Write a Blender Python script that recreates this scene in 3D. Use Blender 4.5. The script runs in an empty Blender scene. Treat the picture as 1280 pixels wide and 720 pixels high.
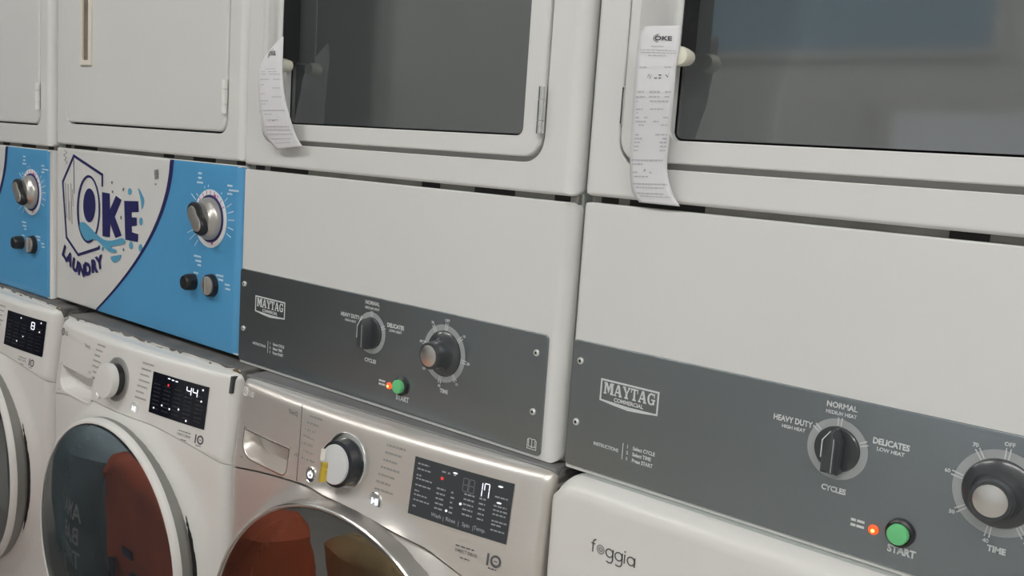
import bpy, bmesh, math, random
from mathutils import Vector, Matrix, Euler
random.seed(4)
SC = bpy.context.scene
COL = SC.collection
PI = math.pi
ZO = 1.19            # floor is z = 0; the datum (top of the dryers' lower panels) is 1.19 m above it

# ------------------------------------------------------------------ camera, exposure
def cam_axes(yaw, pitch, roll):
    f = Vector((math.sin(yaw)*math.cos(pitch), math.cos(yaw)*math.cos(pitch), math.sin(pitch)))
    r = Vector((math.cos(yaw), -math.sin(yaw), 0)); u = r.cross(f)
    return r*math.cos(roll)+u*math.sin(roll), -r*math.sin(roll)+u*math.cos(roll), f
cd = bpy.data.cameras.new('camera'); cam = bpy.data.objects.new('camera', cd); COL.objects.link(cam)
cr, cu, cf = cam_axes(-0.69960, -0.13706, 0.06835)
m = Matrix((cr, cu, -cf)).transposed().to_4x4(); m.translation = Vector((1.36929, -0.92525, 0.05122+ZO))
cam.matrix_world = m
cd.sensor_width = 36; cd.lens = 36*1197.35902/1280; cd.clip_start = .02
SC.camera = cam
SC.view_settings.view_transform = 'Standard'; SC.view_settings.look = 'None'
SC.view_settings.gamma = 1; SC.view_settings.use_curve_mapping = False
SC.view_settings.exposure = 0.12
w = bpy.data.worlds.new('world'); SC.world = w; w.use_nodes = True
w.node_tree.nodes['Background'].inputs[0].default_value = (.8, .85, .9, 1)
w.node_tree.nodes['Background'].inputs[1].default_value = .02
LAMP = 20.0           # strength of the ceiling fixtures' diffusers

# ------------------------------------------------------------------ materials
MATS = {}
def mat(name, col, rough=.5, metal=0., spec=.5, noise=0., nscale=8., bump=0., bscale=200., emit=None, estr=0., coat=0., stretch=None):
    if name in MATS: return MATS[name]
    m = bpy.data.materials.new(name); m.use_nodes = True; MATS[name] = m
    nt = m.node_tree; b = nt.nodes['Principled BSDF']
    b.inputs['Base Color'].default_value = (*col, 1); b.inputs['Roughness'].default_value = rough
    b.inputs['Metallic'].default_value = metal; b.inputs['Specular IOR Level'].default_value = spec
    b.inputs['Coat Weight'].default_value = coat; b.inputs['Coat Roughness'].default_value = .08
    if emit: b.inputs['Emission Color'].default_value = (*emit, 1); b.inputs['Emission Strength'].default_value = estr
    if noise or bump:
        tc = nt.nodes.new('ShaderNodeTexCoord'); mp = nt.nodes.new('ShaderNodeMapping')
        nt.links.new(tc.outputs['Object'], mp.inputs[0])
        if stretch: mp.inputs['Scale'].default_value = stretch
    if noise:
        n = nt.nodes.new('ShaderNodeTexNoise'); n.inputs['Scale'].default_value = nscale; n.inputs['Detail'].default_value = 4
        r = nt.nodes.new('ShaderNodeValToRGB')
        r.color_ramp.elements[0].position = .3; r.color_ramp.elements[1].position = .7
        r.color_ramp.elements[0].color = (*[c*(1-noise) for c in col], 1); r.color_ramp.elements[1].color = (*[min(1, c*(1+noise*.5)) for c in col], 1)
        nt.links.new(mp.outputs[0], n.inputs['Vector']); nt.links.new(n.outputs[0], r.inputs[0]); nt.links.new(r.outputs[0], b.inputs['Base Color'])
    if bump:
        n2 = nt.nodes.new('ShaderNodeTexNoise'); n2.inputs['Scale'].default_value = bscale; n2.inputs['Detail'].default_value = 3
        bp = nt.nodes.new('ShaderNodeBump'); bp.inputs['Strength'].default_value = bump; bp.inputs['Distance'].default_value = .002
        nt.links.new(mp.outputs[0], n2.inputs['Vector']); nt.links.new(n2.outputs[0], bp.inputs['Height']); nt.links.new(bp.outputs[0], b.inputs['Normal'])
    return m
def glassmat(name, tint, ior, fog=(0, 0, 0), fogw=0., rough=.02):
    m = bpy.data.materials.new(name); m.use_nodes = True; nt = m.node_tree; nt.nodes.clear()
    out = nt.nodes.new('ShaderNodeOutputMaterial'); tr = nt.nodes.new('ShaderNodeBsdfTransparent'); gl = nt.nodes.new('ShaderNodeBsdfGlossy')
    df = nt.nodes.new('ShaderNodeBsdfDiffuse'); fr = nt.nodes.new('ShaderNodeFresnel'); m1 = nt.nodes.new('ShaderNodeMixShader'); m2 = nt.nodes.new('ShaderNodeMixShader')
    tr.inputs[0].default_value = (*tint, 1); df.inputs[0].default_value = (*fog, 1); gl.inputs[0].default_value = (1, 1, 1, 1); gl.inputs['Roughness'].default_value = rough
    fr.inputs[0].default_value = ior; m1.inputs[0].default_value = fogw
    nt.links.new(tr.outputs[0], m1.inputs[1]); nt.links.new(df.outputs[0], m1.inputs[2])
    nt.links.new(fr.outputs[0], m2.inputs[0]); nt.links.new(m1.outputs[0], m2.inputs[1]); nt.links.new(gl.outputs[0], m2.inputs[2])
    nt.links.new(m2.outputs[0], out.inputs[0]); MATS[name] = m
    return m
def em(name, col, s): return mat(name, (.01, .01, .01), .4, emit=col, estr=s)

ENAMEL = mat('white enamel', (.72, .72, .705), .28, noise=.02, nscale=3, coat=.35)
ENAMEL_SIDE = mat('shaded side enamel', (.42, .45, .43), .4)  # white enamel greyed, the sides' shade is put into the colour
PLAST_W = mat('white plastic', (.735, .725, .70), .32, noise=.02, nscale=3)
PLAST_LID = mat('dark mottled lid', (.15, .145, .14), .55, noise=.35, nscale=14)  # lid coloured dark grey with uneven mottling
STRIP = mat('dark grey satin strip', (.272, .302, .318), .27, metal=.85, spec=.6, noise=.04, nscale=4)
PRINT_L = mat('light grey print', (.62, .64, .65), .5)
RING_G = mat('grey dial print', (.36, .38, .385), .45)
BLACKP = mat('black plastic', (.018, .018, .020), .35)
GREYP = mat('charcoal plastic', (.048, .052, .057), .27, coat=.3)
DARK = mat('dark gap', (.012, .011, .010), .8)
GAPGREY = mat('galvanised frame', (.24, .23, .21), .6, noise=.3, nscale=15)
CHROME = mat('chrome', (.75, .75, .74), .18, metal=1)
ALU = mat('brushed aluminium cap', (.72, .70, .67), .32, metal=1)
GREEN = mat('green button plastic', (.16, .60, .25), .4)
CREAM = mat('cream plastic', (.80, .78, .66), .4)
BEIGE = mat('beige plastic', (.72, .69, .60), .4)
BROWN = mat('brown recess', (.20, .16, .12), .5, noise=.3, nscale=20)
BLUE = mat('blue vinyl film', (.088, .34, .62), .32, noise=.04, nscale=5, coat=.2)
NAVY = mat('navy print', (.022, .022, .115), .4)
SPLASHB = mat('pale blue print', (.10, .36, .55), .4)
GREYINK = mat('grey ink', (.22, .21, .21), .5)
PINK = mat('magenta print', (.55, .08, .30), .4)
WPRINT = mat('white print', (.78, .80, .82), .45)
LBLUE = mat('pale blue dial print', (.55, .72, .84), .45)
SILVERP = mat('silver plastic knob', (.52, .50, .47), .3, metal=.7)
STEEL = mat('brushed silver steel', (.74, .695, .655), .37, metal=.66, noise=.03, nscale=30, stretch=(1, 1, 30))
STEELTOP = mat('shaded grey steel', (.20, .20, .20), .42, metal=.3, noise=.08, nscale=10)  # dark grey holds the shading and reflection on the silver lid
DISP = mat('black display glass', (.010, .011, .018), .09)
DISPG = mat('reflection grey display', (.050, .054, .060), .14)  # grey of the silver washer's display holds the reflected room
DIM = mat('dim display print', (.13, .14, .16), .4)
DIMW = mat('display print', (.34, .36, .39), .4)
INK = mat('dark ink', (.10, .10, .105), .5)
INKM = mat('mid grey ink', (.33, .32, .31), .5)
DRUM = mat('drum steel', (.20, .21, .22), .35, metal=.8)
GASKET = mat('grey rubber gasket', (.07, .075, .08), .6)
PAPER = mat('thermal paper', (.77, .765, .79), .7, noise=.02, nscale=30)
PAPERINK = mat('faded receipt ink', (.52, .51, .56), .7)
PAPERINK2 = mat('dark receipt ink', (.10, .10, .11), .7)
TAPE = mat('yellow tape', (.62, .45, .05), .3, noise=.55, nscale=70)
TAPEW = mat('milky tape', (.80, .78, .70), .35)
RUST = mat('brown grime', (.16, .11, .06), .85, noise=.5, nscale=120)
RIMGREY = mat('door side grey', (.30, .295, .28), .35, metal=.5)
LED_W = em('white indicator', (.92, .95, 1), 1.2)
LED_D = em('white digit', (.85, .88, 1), 1.3)
LED_R = em('red indicator', (1, .04, .04), .9)
LED_O = em('orange lamp', (1, .10, .015), 1.2)
LED_Y = em('lamp filament', (1, .45, .12), 3.0)
DGLASS = glassmat('dryer window glass', (.74, .75, .75), 2.3, (.19, .21, .215), .36, .06)
WGLASS = glassmat('washer door glass', (.40, .44, .46), 3.1, (.075, .10, .115), .30, .015)
SGLASS = glassmat('smoky washer door glass', (.32, .31, .29), 2.3, (.05, .05, .045), .20, .015)

# ------------------------------------------------------------------ mesh helpers
class Thing:
    """Empty at a thing's base; parts are given in the datum's coordinates (z = 0 at the lower panels' top edge)."""
    def __init__(s, name, label, cat, x, y, base, rz=0, group=None, warp=None):
        s.o = bpy.data.objects.new(name, None); COL.objects.link(s.o); s.o.empty_display_size = .1
        s.o.location = (x, y, base); s.o.rotation_euler.z = rz
        s.o['label'] = label; s.o['category'] = cat
        if group: s.o['group'] = group
        s.dz = 0; s.warp = warp
    def part(s, name, bm, m, parent=None, label=None, warp=True, stuff=False, smooth=True):
        if s.warp and warp:
            for v in bm.verts: v.co.y += s.warp(v.co.x, v.co.z)
        for v in bm.verts: v.co.z += s.dz
        o = link(name, bm, m, parent or s.o, smooth)
        if label: o['label'] = label
        if stuff: o['kind'] = 'stuff'
        return o
def link(name, bm, m, parent=None, smooth=True):
    if not bm.keep: bmesh.ops.recalc_face_normals(bm.b, faces=list(bm.b.faces))
    me = bpy.data.meshes.new(name); bm.to_mesh(me); bm.free()
    for mm in (m if isinstance(m, (list, tuple)) else [m]): me.materials.append(mm)
    if smooth:
        me.polygons.foreach_set('use_smooth', [True]*len(me.polygons)); me.set_sharp_from_angle(angle=math.radians(38))
    o = bpy.data.objects.new(name, me); COL.objects.link(o)
    if parent: o.parent = parent
    return o
class BM:
    """a bmesh with the shape builders used everywhere; x right, y into the wall, z up"""
    def __init__(s): s.b = bmesh.new(); s.verts = s.b.verts; s.faces = s.b.faces
    keep = False
    def free(s): s.b.free()
    def to_mesh(s, me): s.b.to_mesh(me)
    def loops(s, ls, cap0=True, cap1=True, closed=True, mi=0):
        rows = [[s.b.verts.new(p) for p in l] for l in ls]
        n = len(rows[0])
        for a, b in zip(rows, rows[1:]):
            for i in range(n if closed else n-1):
                j = (i+1) % n
                f = s.b.faces.new((a[i], a[j], b[j], b[i])); f.material_index = mi
        if cap0: s.b.faces.new(rows[0]).material_index = mi
        if cap1: s.b.faces.new(rows[-1][::-1]).material_index = mi
        return s
    def box(s, x0, x1, y0, y1, z0, z1, bev=0., mi=0):
        if bev <= 0:
            return s.loops([[(x0, y0, z0), (x1, y0, z0), (x1, y0, z1), (x0, y0, z1)], [(x0, y1, z0), (x1, y1, z0), (x1, y1, z1), (x0, y1, z1)]], mi=mi)
        return s.plate(x0, x1, z0, z1, bev, y0, y1, bev, bev, mi=mi)
    def plate(s, x0, x1, z0, z1, rc, y0, y1, Rx=.004, Rz=.004, hole=None, Rl=None, mi=0, n=6, backcap=True):
        """rounded rectangle plate; front y0 with a rounded edge (Rx on the sides, Rz top and bottom), optional hole (x0,x1,z0,z1,rc,depth)"""
        RL = Rx if Rl is None else Rl
        def ring(c, e=0.):
            return rrect(x0+RL*c+e, x1-Rx*c-e, z0+Rz*c+e, z1-Rz*c-e, max(rc-max(Rx, Rz)*c-e, .0008), 5)
        ls = [[(x, y1, z) for x, z, nx, nz in ring(0)]]
        for k in range(n+1):
            t = k/n*PI/2
            ls.append([(x, y0+((RL if nx < 0 else Rx)*nx*nx+Rz*nz*nz)*(1-math.sin(t)), z) for x, z, nx, nz in ring(1-math.cos(t))])
        ls.append([(x, y0, z) for x, z, nx, nz in ring(1, .0012)])
        if hole:
            hx0, hx1, hz0, hz1, hr, hd = hole
            h = rrect(hx0, hx1, hz0, hz1, hr, 5)
            hb = .0012
            ls.append([(x+nx*hb*2, y0, z+nz*hb*2) for x, z, nx, nz in h])
            ls.append([(x+nx*hb, y0, z+nz*hb) for x, z, nx, nz in h])
            ls.append([(x, y0+hb, z) for x, z, nx, nz in h]); ls.append([(x, y0+hd, z) for x, z, nx, nz in h])
            return s.loops(ls, cap0=False, cap1=False, mi=mi)
        return s.loops(ls, cap0=backcap, mi=mi)
    def lathe(s, cx, cz, prof, seg=40, cap0=True, cap1=True, mi=0, sx=1.):
        """prof: (radius, y) from back to front about the y axis through (cx, cz)"""
        return s.loops([[(cx+sx*r*math.cos(2*PI*i/seg), y, cz+r*math.sin(2*PI*i/seg)) for i in range(seg)] for r, y in prof], cap0, cap1, mi=mi)
    def annulus(s, cx, cz, r0, r1, y, seg=48, th=.0004, mi=0):
        return s.lathe(cx, cz, [(r0, y+th), (r1, y+th), (r1, y), (r0, y)], seg, False, False, mi)
    def poly(s, pts, y, th=.0004, mi=0):
        return s.loops([[(x, y+th, z) for x, z in pts], [(x, y, z) for x, z in pts]], mi=mi)
    def stroke(s, pts, w, y, th=.0004, closed=False, mi=0):
        P = [Vector(p) for p in pts]; L = []; Rr = []
        n = len(P)
        for i in range(n):
            a = P[i-1] if (i or closed) else P[i]; b = P[(i+1) % n] if (i < n-1 or closed) else P[i]
            d1 = (P[i]-a).normalized() if (P[i]-a).length > 1e-9 else (b-P[i]).normalized(); d2 = (b-P[i]).normalized() if (b-P[i]).length > 1e-9 else d1
            nn = Vector((-(d1+d2).y, (d1+d2).x)); nn = nn.normalized() if nn.length > 1e-6 else Vector((-d1.y, d1.x))
            k = max(.45, nn.dot(Vector((-d1.y, d1.x)))); L.append(P[i]+nn*w/2/k); Rr.append(P[i]-nn*w/2/k)
        m = n if closed else n-1
        for i in range(m):
            j = (i+1) % n
            s.poly([L[i], L[j], Rr[j], Rr[i]], y, th, mi)
        return s
    def rect(s, x0, x1, z0, z1, y, th=.0004, mi=0): return s.poly([(x0, z0), (x1, z0), (x1, z1), (x0, z1)], y, th, mi)
    def disc(s, cx, cz, r, y, th=.0006, seg=16, mi=0, sx=1.): return s.poly([(cx+sx*r*math.cos(2*PI*i/seg), cz+r*math.sin(2*PI*i/seg)) for i in range(seg)], y, th, mi)
    def tube(s, pts, r, seg=8, mi=0):
        P = [Vector(p) for p in pts]; ls = []
        for i, p in enumerate(P):
            d = (P[min(i+1, len(P)-1)]-P[max(i-1, 0)]).normalized(); a = d.orthogonal().normalized() if i == 0 else (a-d*a.dot(d)).normalized(); b = d.cross(a)
            ls.append([p+(a*math.cos(2*PI*k/seg)+b*math.sin(2*PI*k/seg))*r for k in range(seg)])
        return s.loops(ls, mi=mi)
    def text(s, body, x, z, h, y, align='CENTER', bold=0., sx=1., rot=0., th=.0004, mi=0, fn=None, spacing=1.):
        for V, F in [text_mesh(body, align, bold, spacing)]:
            c, sn = math.cos(rot), math.sin(rot); vs = []
            for tx, tz in V:
                tx *= h*sx; tz *= h
                px, pz = x+c*tx-sn*tz, z+sn*tx+c*tz
                vs.append(s.b.verts.new(fn(px, pz) if fn else (px, y, pz)))
            for f in F:
                try: s.b.faces.new([vs[i] for i in f]).material_index = mi
                except ValueError: pass
        return s
TXT = {}
def text_mesh(body, align, bold, spacing=1.):
    """flat letters, cap height 1, as vertices and faces"""
    k = (body, align, bold, spacing)
    if k not in TXT:
        cu_ = bpy.data.curves.new('t', 'FONT'); cu_.body = body; cu_.align_x = align; cu_.size = 1/.7; cu_.offset = bold; cu_.resolution_u = 3; cu_.space_character = spacing
        o = bpy.data.objects.new('t', cu_); COL.objects.link(o)
        dg = bpy.context.evaluated_depsgraph_get(); me = bpy.data.meshes.new_from_object(o.evaluated_get(dg))
        TXT[k] = ([(v.co.x, v.co.y) for v in me.vertices], [list(p.vertices) for p in me.polygons])
        bpy.data.objects.remove(o); bpy.data.meshes.remove(me); bpy.data.curves.remove(cu_)
    return TXT[k]
def rrect(x0, x1, z0, z1, r, n=5):
    """rounded rectangle as (x, z, nx, nz); normals are the corner's own so offsets stay even"""
    o = []
    r = max(r, 1e-5)
    for cx, cz, a0 in ((x1-r, z0+r, -PI/2), (x1-r, z1-r, 0), (x0+r, z1-r, PI/2), (x0+r, z0+r, PI)):
        for k in range(n+1):
            a = a0+PI/2*k/n; o.append((cx+r*math.cos(a), cz+r*math.sin(a), math.cos(a), math.sin(a)))
    return o
def interp(T, v):
    """piecewise linear table lookup; T sorted by the first column"""
    if v <= T[0][0]: a, b = T[0], T[1]
    elif v >= T[-1][0]: a, b = T[-2], T[-1]
    else: a, b = [(p, q) for p, q in zip(T, T[1:]) if p[0] <= v <= q[0]][0]
    return a[1]+(b[1]-a[1])*(v-a[0])/(b[0]-a[0])
def struct(name, bm, m):
    o = link(name, bm, m, None, False); o['kind'] = 'structure'; return o

# ------------------------------------------------------------------ the room
WALLM = mat('painted wall', (.60, .61, .60), .7, noise=.05, nscale=2, bump=.2, bscale=40)
WALLD = mat('shaded painted wall', (.13, .135, .14), .7, noise=.05, nscale=2)  # darkness put into the wall colour to dim the strips' left reflections
CEILM = mat('ceiling paint', (.80, .80, .78), .8, noise=.03, nscale=2)
def tiles(name, c1, c2, size):
    m = bpy.data.materials.new(name); m.use_nodes = True; nt = m.node_tree; b = nt.nodes['Principled BSDF']
    tc = nt.nodes.new('ShaderNodeTexCoord'); br = nt.nodes.new('ShaderNodeTexNoise'); br.inputs['Scale'].default_value = 5
    r = nt.nodes.new('ShaderNodeValToRGB'); r.color_ramp.elements[0].color = (*c1, 1); r.color_ramp.elements[1].color = (*c2, 1)
    nt.links.new(tc.outputs['Object'], br.inputs['Vector']); nt.links.new(br.outputs[0], r.inputs[0]); nt.links.new(r.outputs[0], b.inputs['Base Color'])
    b.inputs['Roughness'].default_value = .25; return m
FLOORM = tiles('glazed floor tile', (.50, .48, .45), (.60, .58, .55), .4)
RX0, RX1, RY0, RY1, RH = -4.6, 3.4, -2.7, .76, 2.75
struct('floor', BM().box(RX0-.1, RX1+.1, RY0-.1, RY1+.1, -.1, 0), FLOORM)
struct('ceiling', BM().box(RX0-.1, RX1+.1, RY0-.1, RY1+.1, RH, RH+.1), CEILM)
struct('wall_back', BM().box(RX0-.1, RX1+.1, RY1, RY1+.1, 0, RH), WALLM)
struct('wall_front', BM().box(RX0-.1, RX1+.1, RY0-.1, RY0, 0, RH), WALLM)
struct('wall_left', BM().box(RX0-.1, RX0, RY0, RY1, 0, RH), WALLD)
struct('wall_right', BM().box(RX1, RX1+.1, RY0, RY1, 0, RH), WALLM)
dd_ = BM().box(-4.45, -2.75, RY0-.002, RY0+.03, 0, 2.15)
struct('added_door_1', dd_, mat('added dark door glass', (.015, .017, .02), .12))  # unseen door added to darken reflections in the control strips
struct('added_window_1', BM().box(.1, 1.5, RY0-.002, RY0+.02, .30, 1.50), em('added window glow', (.95, .98, 1), .6))  # unseen glowing window added to brighten panel edges and reflections
struct('added_window_trim', BM().box(.04, .1, RY0, RY0+.05, .24, 1.56).box(1.5, 1.56, RY0, RY0+.05, .24, 1.56).box(.1, 1.5, RY0, RY0+.05, .24, .30).box(.1, 1.5, RY0, RY0+.05, 1.50, 1.56), mat('added window frame paint', (.6, .6, .59), .5))  # frame of the added window
struct('added_door_trim', BM().box(-4.53, -4.45, RY0, RY0+.05, 0, 2.23).box(-2.75, -2.67, RY0, RY0+.05, 0, 2.23).box(-4.45, -2.75, RY0, RY0+.05, 2.15, 2.23), mat('added door frame paint', (.35, .35, .34), .5))  # frame of the added door
fm = link('added_floor_mat', BM().box(-4.3, -2.3, -2.55, -1.3, .0, .012, .005), mat('added charcoal mat', (.03, .03, .032), .9, noise=.3, nscale=60)); fm['label'] = 'added charcoal floor mat, out of view, by the added dark door'; fm['category'] = 'mat'  # unseen mat added to darken the floor mirrored in the strips
for i, (lx, ly) in enumerate(((-2.6, -1.45), (-.6, -1.45), (1.4, -1.45), (2.7, -1.45))):
    t = Thing('ceiling_light', 'long white ceiling light, %s of the aisle' % ('first from the left end', 'second from the left end', 'second from the right end', 'first from the right end')[i], 'ceiling light', lx, ly, RH-.07, group='lights along the aisle ceiling')
    t.part('housing', BM().box(-.62, .62, -.11, .11, .03, .07), mat('lamp housing', (.8, .8, .8), .5))
    t.part('diffuser', BM().box(-.60, .60, -.09, .09, 0, .03), em('lamp diffuser %d' % i, (1, .985, .955), LAMP*(1.15, 1.0, 1.05, 1.1)[i]))

# pale blue notice board on the wall behind the camera, mirrored in the rightmost dryer's window
nb_ = Thing('notice_board', 'pale blue notice board on the wall, mirrored in the rightmost dryer window', 'notice board', -.35, RY0+.02, 1.72)
nb_.part('board', BM().box(-.75, .75, -.018, .0, 0, .62), mat('pale blue board', (.22, .36, .48), .5))
nb_.part('frame', BM().box(-.78, .78, -.019, .006, -.03, 0).box(-.78, .78, -.019, .006, .62, .65).box(-.78, -.75, -.019, .006, 0, .62).box(.75, .78, -.019, .006, 0, .62), mat('board frame', (.6, .6, .58), .4))
# ------------------------------------------------------------------ dryers
DG = 'dryers standing on the washing machines'
XL, XR = -.006, .680
def cabinet(t, side, base_z=-.3265):
    t.part('cabinet', BM().box(XL+.0015, XR-.0015, .019, .70, base_z, .62, .003), side)
    b = BM()                                                    # dirty frame seen in the slot between the two front panels
    b.box(XL+.004, XR-.004, .012, .0195, -.006, .016)
    t.part('gap_frame', b, GAPGREY)
    for a, c in ((.012, .036), (.052, .150), (.405, .440), (.505, .575), (.640, .664)):
        t.part('gap_slot', BM().box(a, c, .0112, .0125, -.004, .014), DARK)
def upper_front(t, m, hole):
    return t.part('upper_panel', BM().plate(XL, XR, .0075, .62, .011, 0, .019, .019, .005, hole=hole, Rl=.007), m)
def hinge(t, door, x, z0, z1, m, y=-.004):
    b = BM(); n = [(0, .27), (.285, .715), (.73, 1)]
    for a, c in n:
        za, zb = z0+(z1-z0)*a, z0+(z1-z0)*c
        b.tube([(x, y-.0015, za), (x, y-.0015, zb)], .0052, 10)
    b.box(x-.006, x, y+.001, y+.004, z0, z1)
    return t.part('hinge', b, m, door)
SLAB = {                                                        # slab-serif capitals as polygons in a unit cell
 'M': [[(.0, 0), (.30, 0), (.30, .12), (.22, .12), (.22, .88), (.30, .88), (.30, 1), (.0, 1), (.0, .88), (.07, .88), (.07, .12), (.0, .12)],
       [(.15, 1), (.34, 1), (.55, .38), (.47, .12)], [(.76, 1), (.62, 1), (.42, .30), (.52, .12)],
       [(.66, 0), (1, 0), (1, .12), (.94, .12), (.94, .88), (1, .88), (1, 1), (.72, 1), (.72, .12), (.66, .12)]],
 'A': [[(.0, 0), (.32, 0), (.32, .12), (.0, .12)], [(.62, 0), (1, 0), (1, .12), (.62, .12)], [(.08, .1), (.2, .1), (.54, 1), (.40, 1)], [(.68, .1), (.93, .1), (.64, 1), (.40, 1)], [(.25, .28), (.72, .28), (.70, .40), (.30, .40)]],
 'Y': [[(.0, .88), (.38, .88), (.38, 1), (.0, 1)], [(.66, .88), (1, .88), (1, 1), (.66, 1)], [(.08, .9), (.34, .9), (.60, .45), (.44, .40)], [(.76, .9), (.90, .9), (.60, .38), (.50, .50)], [(.40, .1), (.64, .1), (.64, .5), (.40, .5)], [(.28, 0), (.76, 0), (.76, .12), (.28, .12)]],
 'T': [[(.0, .88), (1, .88), (1, 1), (.0, 1)], [(.0, .64), (.1, .64), (.12, .9), (.0, .9)], [(.88, .9), (.9, .64), (1, .64), (1, .9)], [(.38, .1), (.62, .1), (.62, .9), (.38, .9)], [(.24, 0), (.76, 0), (.76, .12), (.24, .12)]],
 'G': [[(.50+.46*math.cos(a), .5+.5*math.sin(a)) for a in [math.radians(50+12*k) for k in range(23)]]+[(.50+.24*math.cos(a), .5+.37*math.sin(a)) for a in [math.radians(314-12*k) for k in range(23)]],
       [(.52, .38), (1, .38), (1, .50), (.52, .50)], [(.72, .06), (.92, .06), (.92, .45), (.72, .45)], [(.80, .70), (.92, .62), (.92, 1), (.82, 1)]],
}
def slab_word(b, word, x0, x1, z0, z1, y):
    ws = {'M': 1.35, 'A': 1.1, 'Y': 1.05, 'T': .95, 'G': 1.05}; gap = .07
    tot = sum(ws[c] for c in word)+gap*(len(word)-1); k = (x1-x0)/tot; x = x0
    for c in word:
        for i, p in enumerate(SLAB[c]): b.poly([(x+u*ws[c]*k, z0+v*(z1-z0)) for u, v in p], y-.00003*i)
        x += (ws[c]+gap)*k
def clock(cx, cz, r, deg): a = math.radians(deg); return cx+r*math.sin(a), cz+r*math.cos(a)
def grey_dryer(label, ox, dz):
    t = Thing('laundry_dryer', label, 'dryer', ox, 0, ZO+dz-.3265, group=DG); t.dz = .3265
    cabinet(t, ENAMEL_SIDE)
    upper_front(t, ENAMEL, (.0375, .6255, .0445, .565, .030, .0085))
    t.part('door_recess', BM().box(.030, .632, .0085, .012, .038, .57), mat('shaded groove enamel', (.42, .41, .395), .5))  # the groove's shade is put into a greyer enamel
    door = t.part('door', BM().plate(.0400, .6222, .0512, .560, .027, -.003, .0083, .004, .0022, hole=(.1065, .5925, .0765, .50, .010, .010)), ENAMEL)
    t.part('window_gasket', BM().plate(.1065, .5925, .0765, .50, .010, .0055, .0085, .001, .001, hole=(.1085, .5905, .0795, .498, .009, .003)), BLACKP, door)
    t.part('window_glass', BM().box(.107, .592, .0062, .0082, .077, .4995), DGLASS, door, label='smoky glass of the door window')
    b = BM().plate(.105, .594, .072, .505, .01, .0155, .030, .002, .002, hole=(.127, .575, .130, .47, .030, .010)); t.part('inner_frame', b, mat('inner door frame', (.36, .35, .33), .35), door)
    b = BM().lathe(.345, .30, [(.02, .55), (.24, .50), (.25, .08), (.235, .06)], 40, True, False); t.part('drum', b, DRUM)
    hinge(t, door, .6228, .0800, .1365, CHROME)
    t.part('hinge_cover', BM().box(.0382, .0412, -.0035, .002, .0920, .1345, .001), CHROME, door)
    # pull handle: a wedge that rises out of the door frame, with a thin black sheet on its inner side
    prof = [(.052, -.002), (.072, -.0105), (.100, -.0240), (.112, -.0285), (.1195, -.0285), (.1225, -.026), (.1230, -.0225)]
    ls = []
    for k in range(7):
        tt = k/6*PI/2; s = math.sin(tt); z = .170+.004*(1-math.cos(tt))
        ls.append([(x if x < .099 else .1+(x-.1)*(.35+.65*s), -.002+(y+.002)*s, z) for x, y in prof]+[(.100+.023*(.35+.65*s), -.001, z), (.052, -.001, z)])
    ls.append([(x, y, .43) for x, y in prof]+[(.123, -.001, .43), (.052, -.001, .43)])
    h = t.part('handle', BM().loops(ls), ENAMEL, door)
    t.part('handle_side', BM().plate(-.0245, .006, .1715, .43, .004, 0, .0008, .0003, .0003), BLACKP, door, label='dark sheet on the inner side of the handle')
    g = [o for o in door.children if o.name.startswith('handle_side')][-1]
    for v in g.data.vertices: x, y, z = v.co; v.co = (.1232-y+.0004, x, z)
    b = BM()                                                    # rounded cream hook that carries the receipt
    b.loops([[(.1245+r*1.15*math.cos(2*PI*i/20), y, .1640+r*math.sin(2*PI*i/20)) for i in range(20)] for r, y in ((.0085, -.0120), (.0098, -.0200), (.0105, -.0275), (.0094, -.0310), (.006, -.0325))])
    t.part('receipt_hook', b, CREAM, door, label='rounded cream hook below the handle')
    # lower panel and its dark control strip
    t.part('control_panel', BM().plate(XL, XR, -.3265, 0, .011, 0, .019, .019, .0018, Rl=.007), ENAMEL)
    st = t.part('control_strip', BM().plate(-.0035, .657, -.3212, -.1655, .006, -.0022, .0005, .0012, .0012), STRIP)
    Y = -.0024
    for sx, sz in ((.0097, -.1905), (.0103, -.2660), (.640, -.1905), (.641, -.2660)):
        b = BM().lathe(sx, sz, [(.0044, -.0018), (.0044, -.0035), (.0034, -.0047), (.0020, -.0048), (.0017, -.0030)], 14); sc_ = t.part('screw', b, mat('pale screw metal', (.78, .78, .77),           .3, metal=.5), st)
        t.part('screw_socket', BM().disc(sx, sz, .0019, -.0042), DARK, st)
    bd = BM()
    pent = [(.0425, -.2062), (.1212, -.2062), (.1212, -.2322), (.082, -.2352), (.0425, -.2308)]
    bd.stroke(pent, .0022, Y, closed=True)
    bd.poly([(.0425, -.2300), (.062, -.2308), (.082, -.2318), (.103, -.2317), (.1212, -.2314), (.1212, -.2331), (.103, -.2350), (.082, -.2362), (.062, -.2344), (.0425, -.2318)], Y-.0001)
    slab_word(bd, 'MAYTAG', .0465, .1175, -.2226, -.2086, Y)
    bd.text('COMMERCIAL', .0822, -.2294, .0046, Y-.0002, bold=.05, sx=.98)
    t.part('badge', bd, PRINT_L, st, label='pale rectangular name badge printed on the strip')
    def word(*a, **k): t.part('lettering', BM().text(*a, **k), PRINT_L, st)
    word('INSTRUCTIONS', .0560, -.2878, .0040, Y, bold=.045, sx=.90, rot=-.012)
    t.part('printed_bar', BM().rect(.0793, .0802, -.2952, -.2755, Y), PRINT_L, st)
    for i, s in enumerate(('Select CYCLE', 'Select TIME', 'Press START')):
        word(str(i+1), .0862, -.2800-.0072*i, .0038, Y, bold=.045); word(s, .0935, -.2802-.0072*i, .0043, Y, 'LEFT', bold=.05, sx=.86)
    cx, cz = .3300, -.2187
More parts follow.
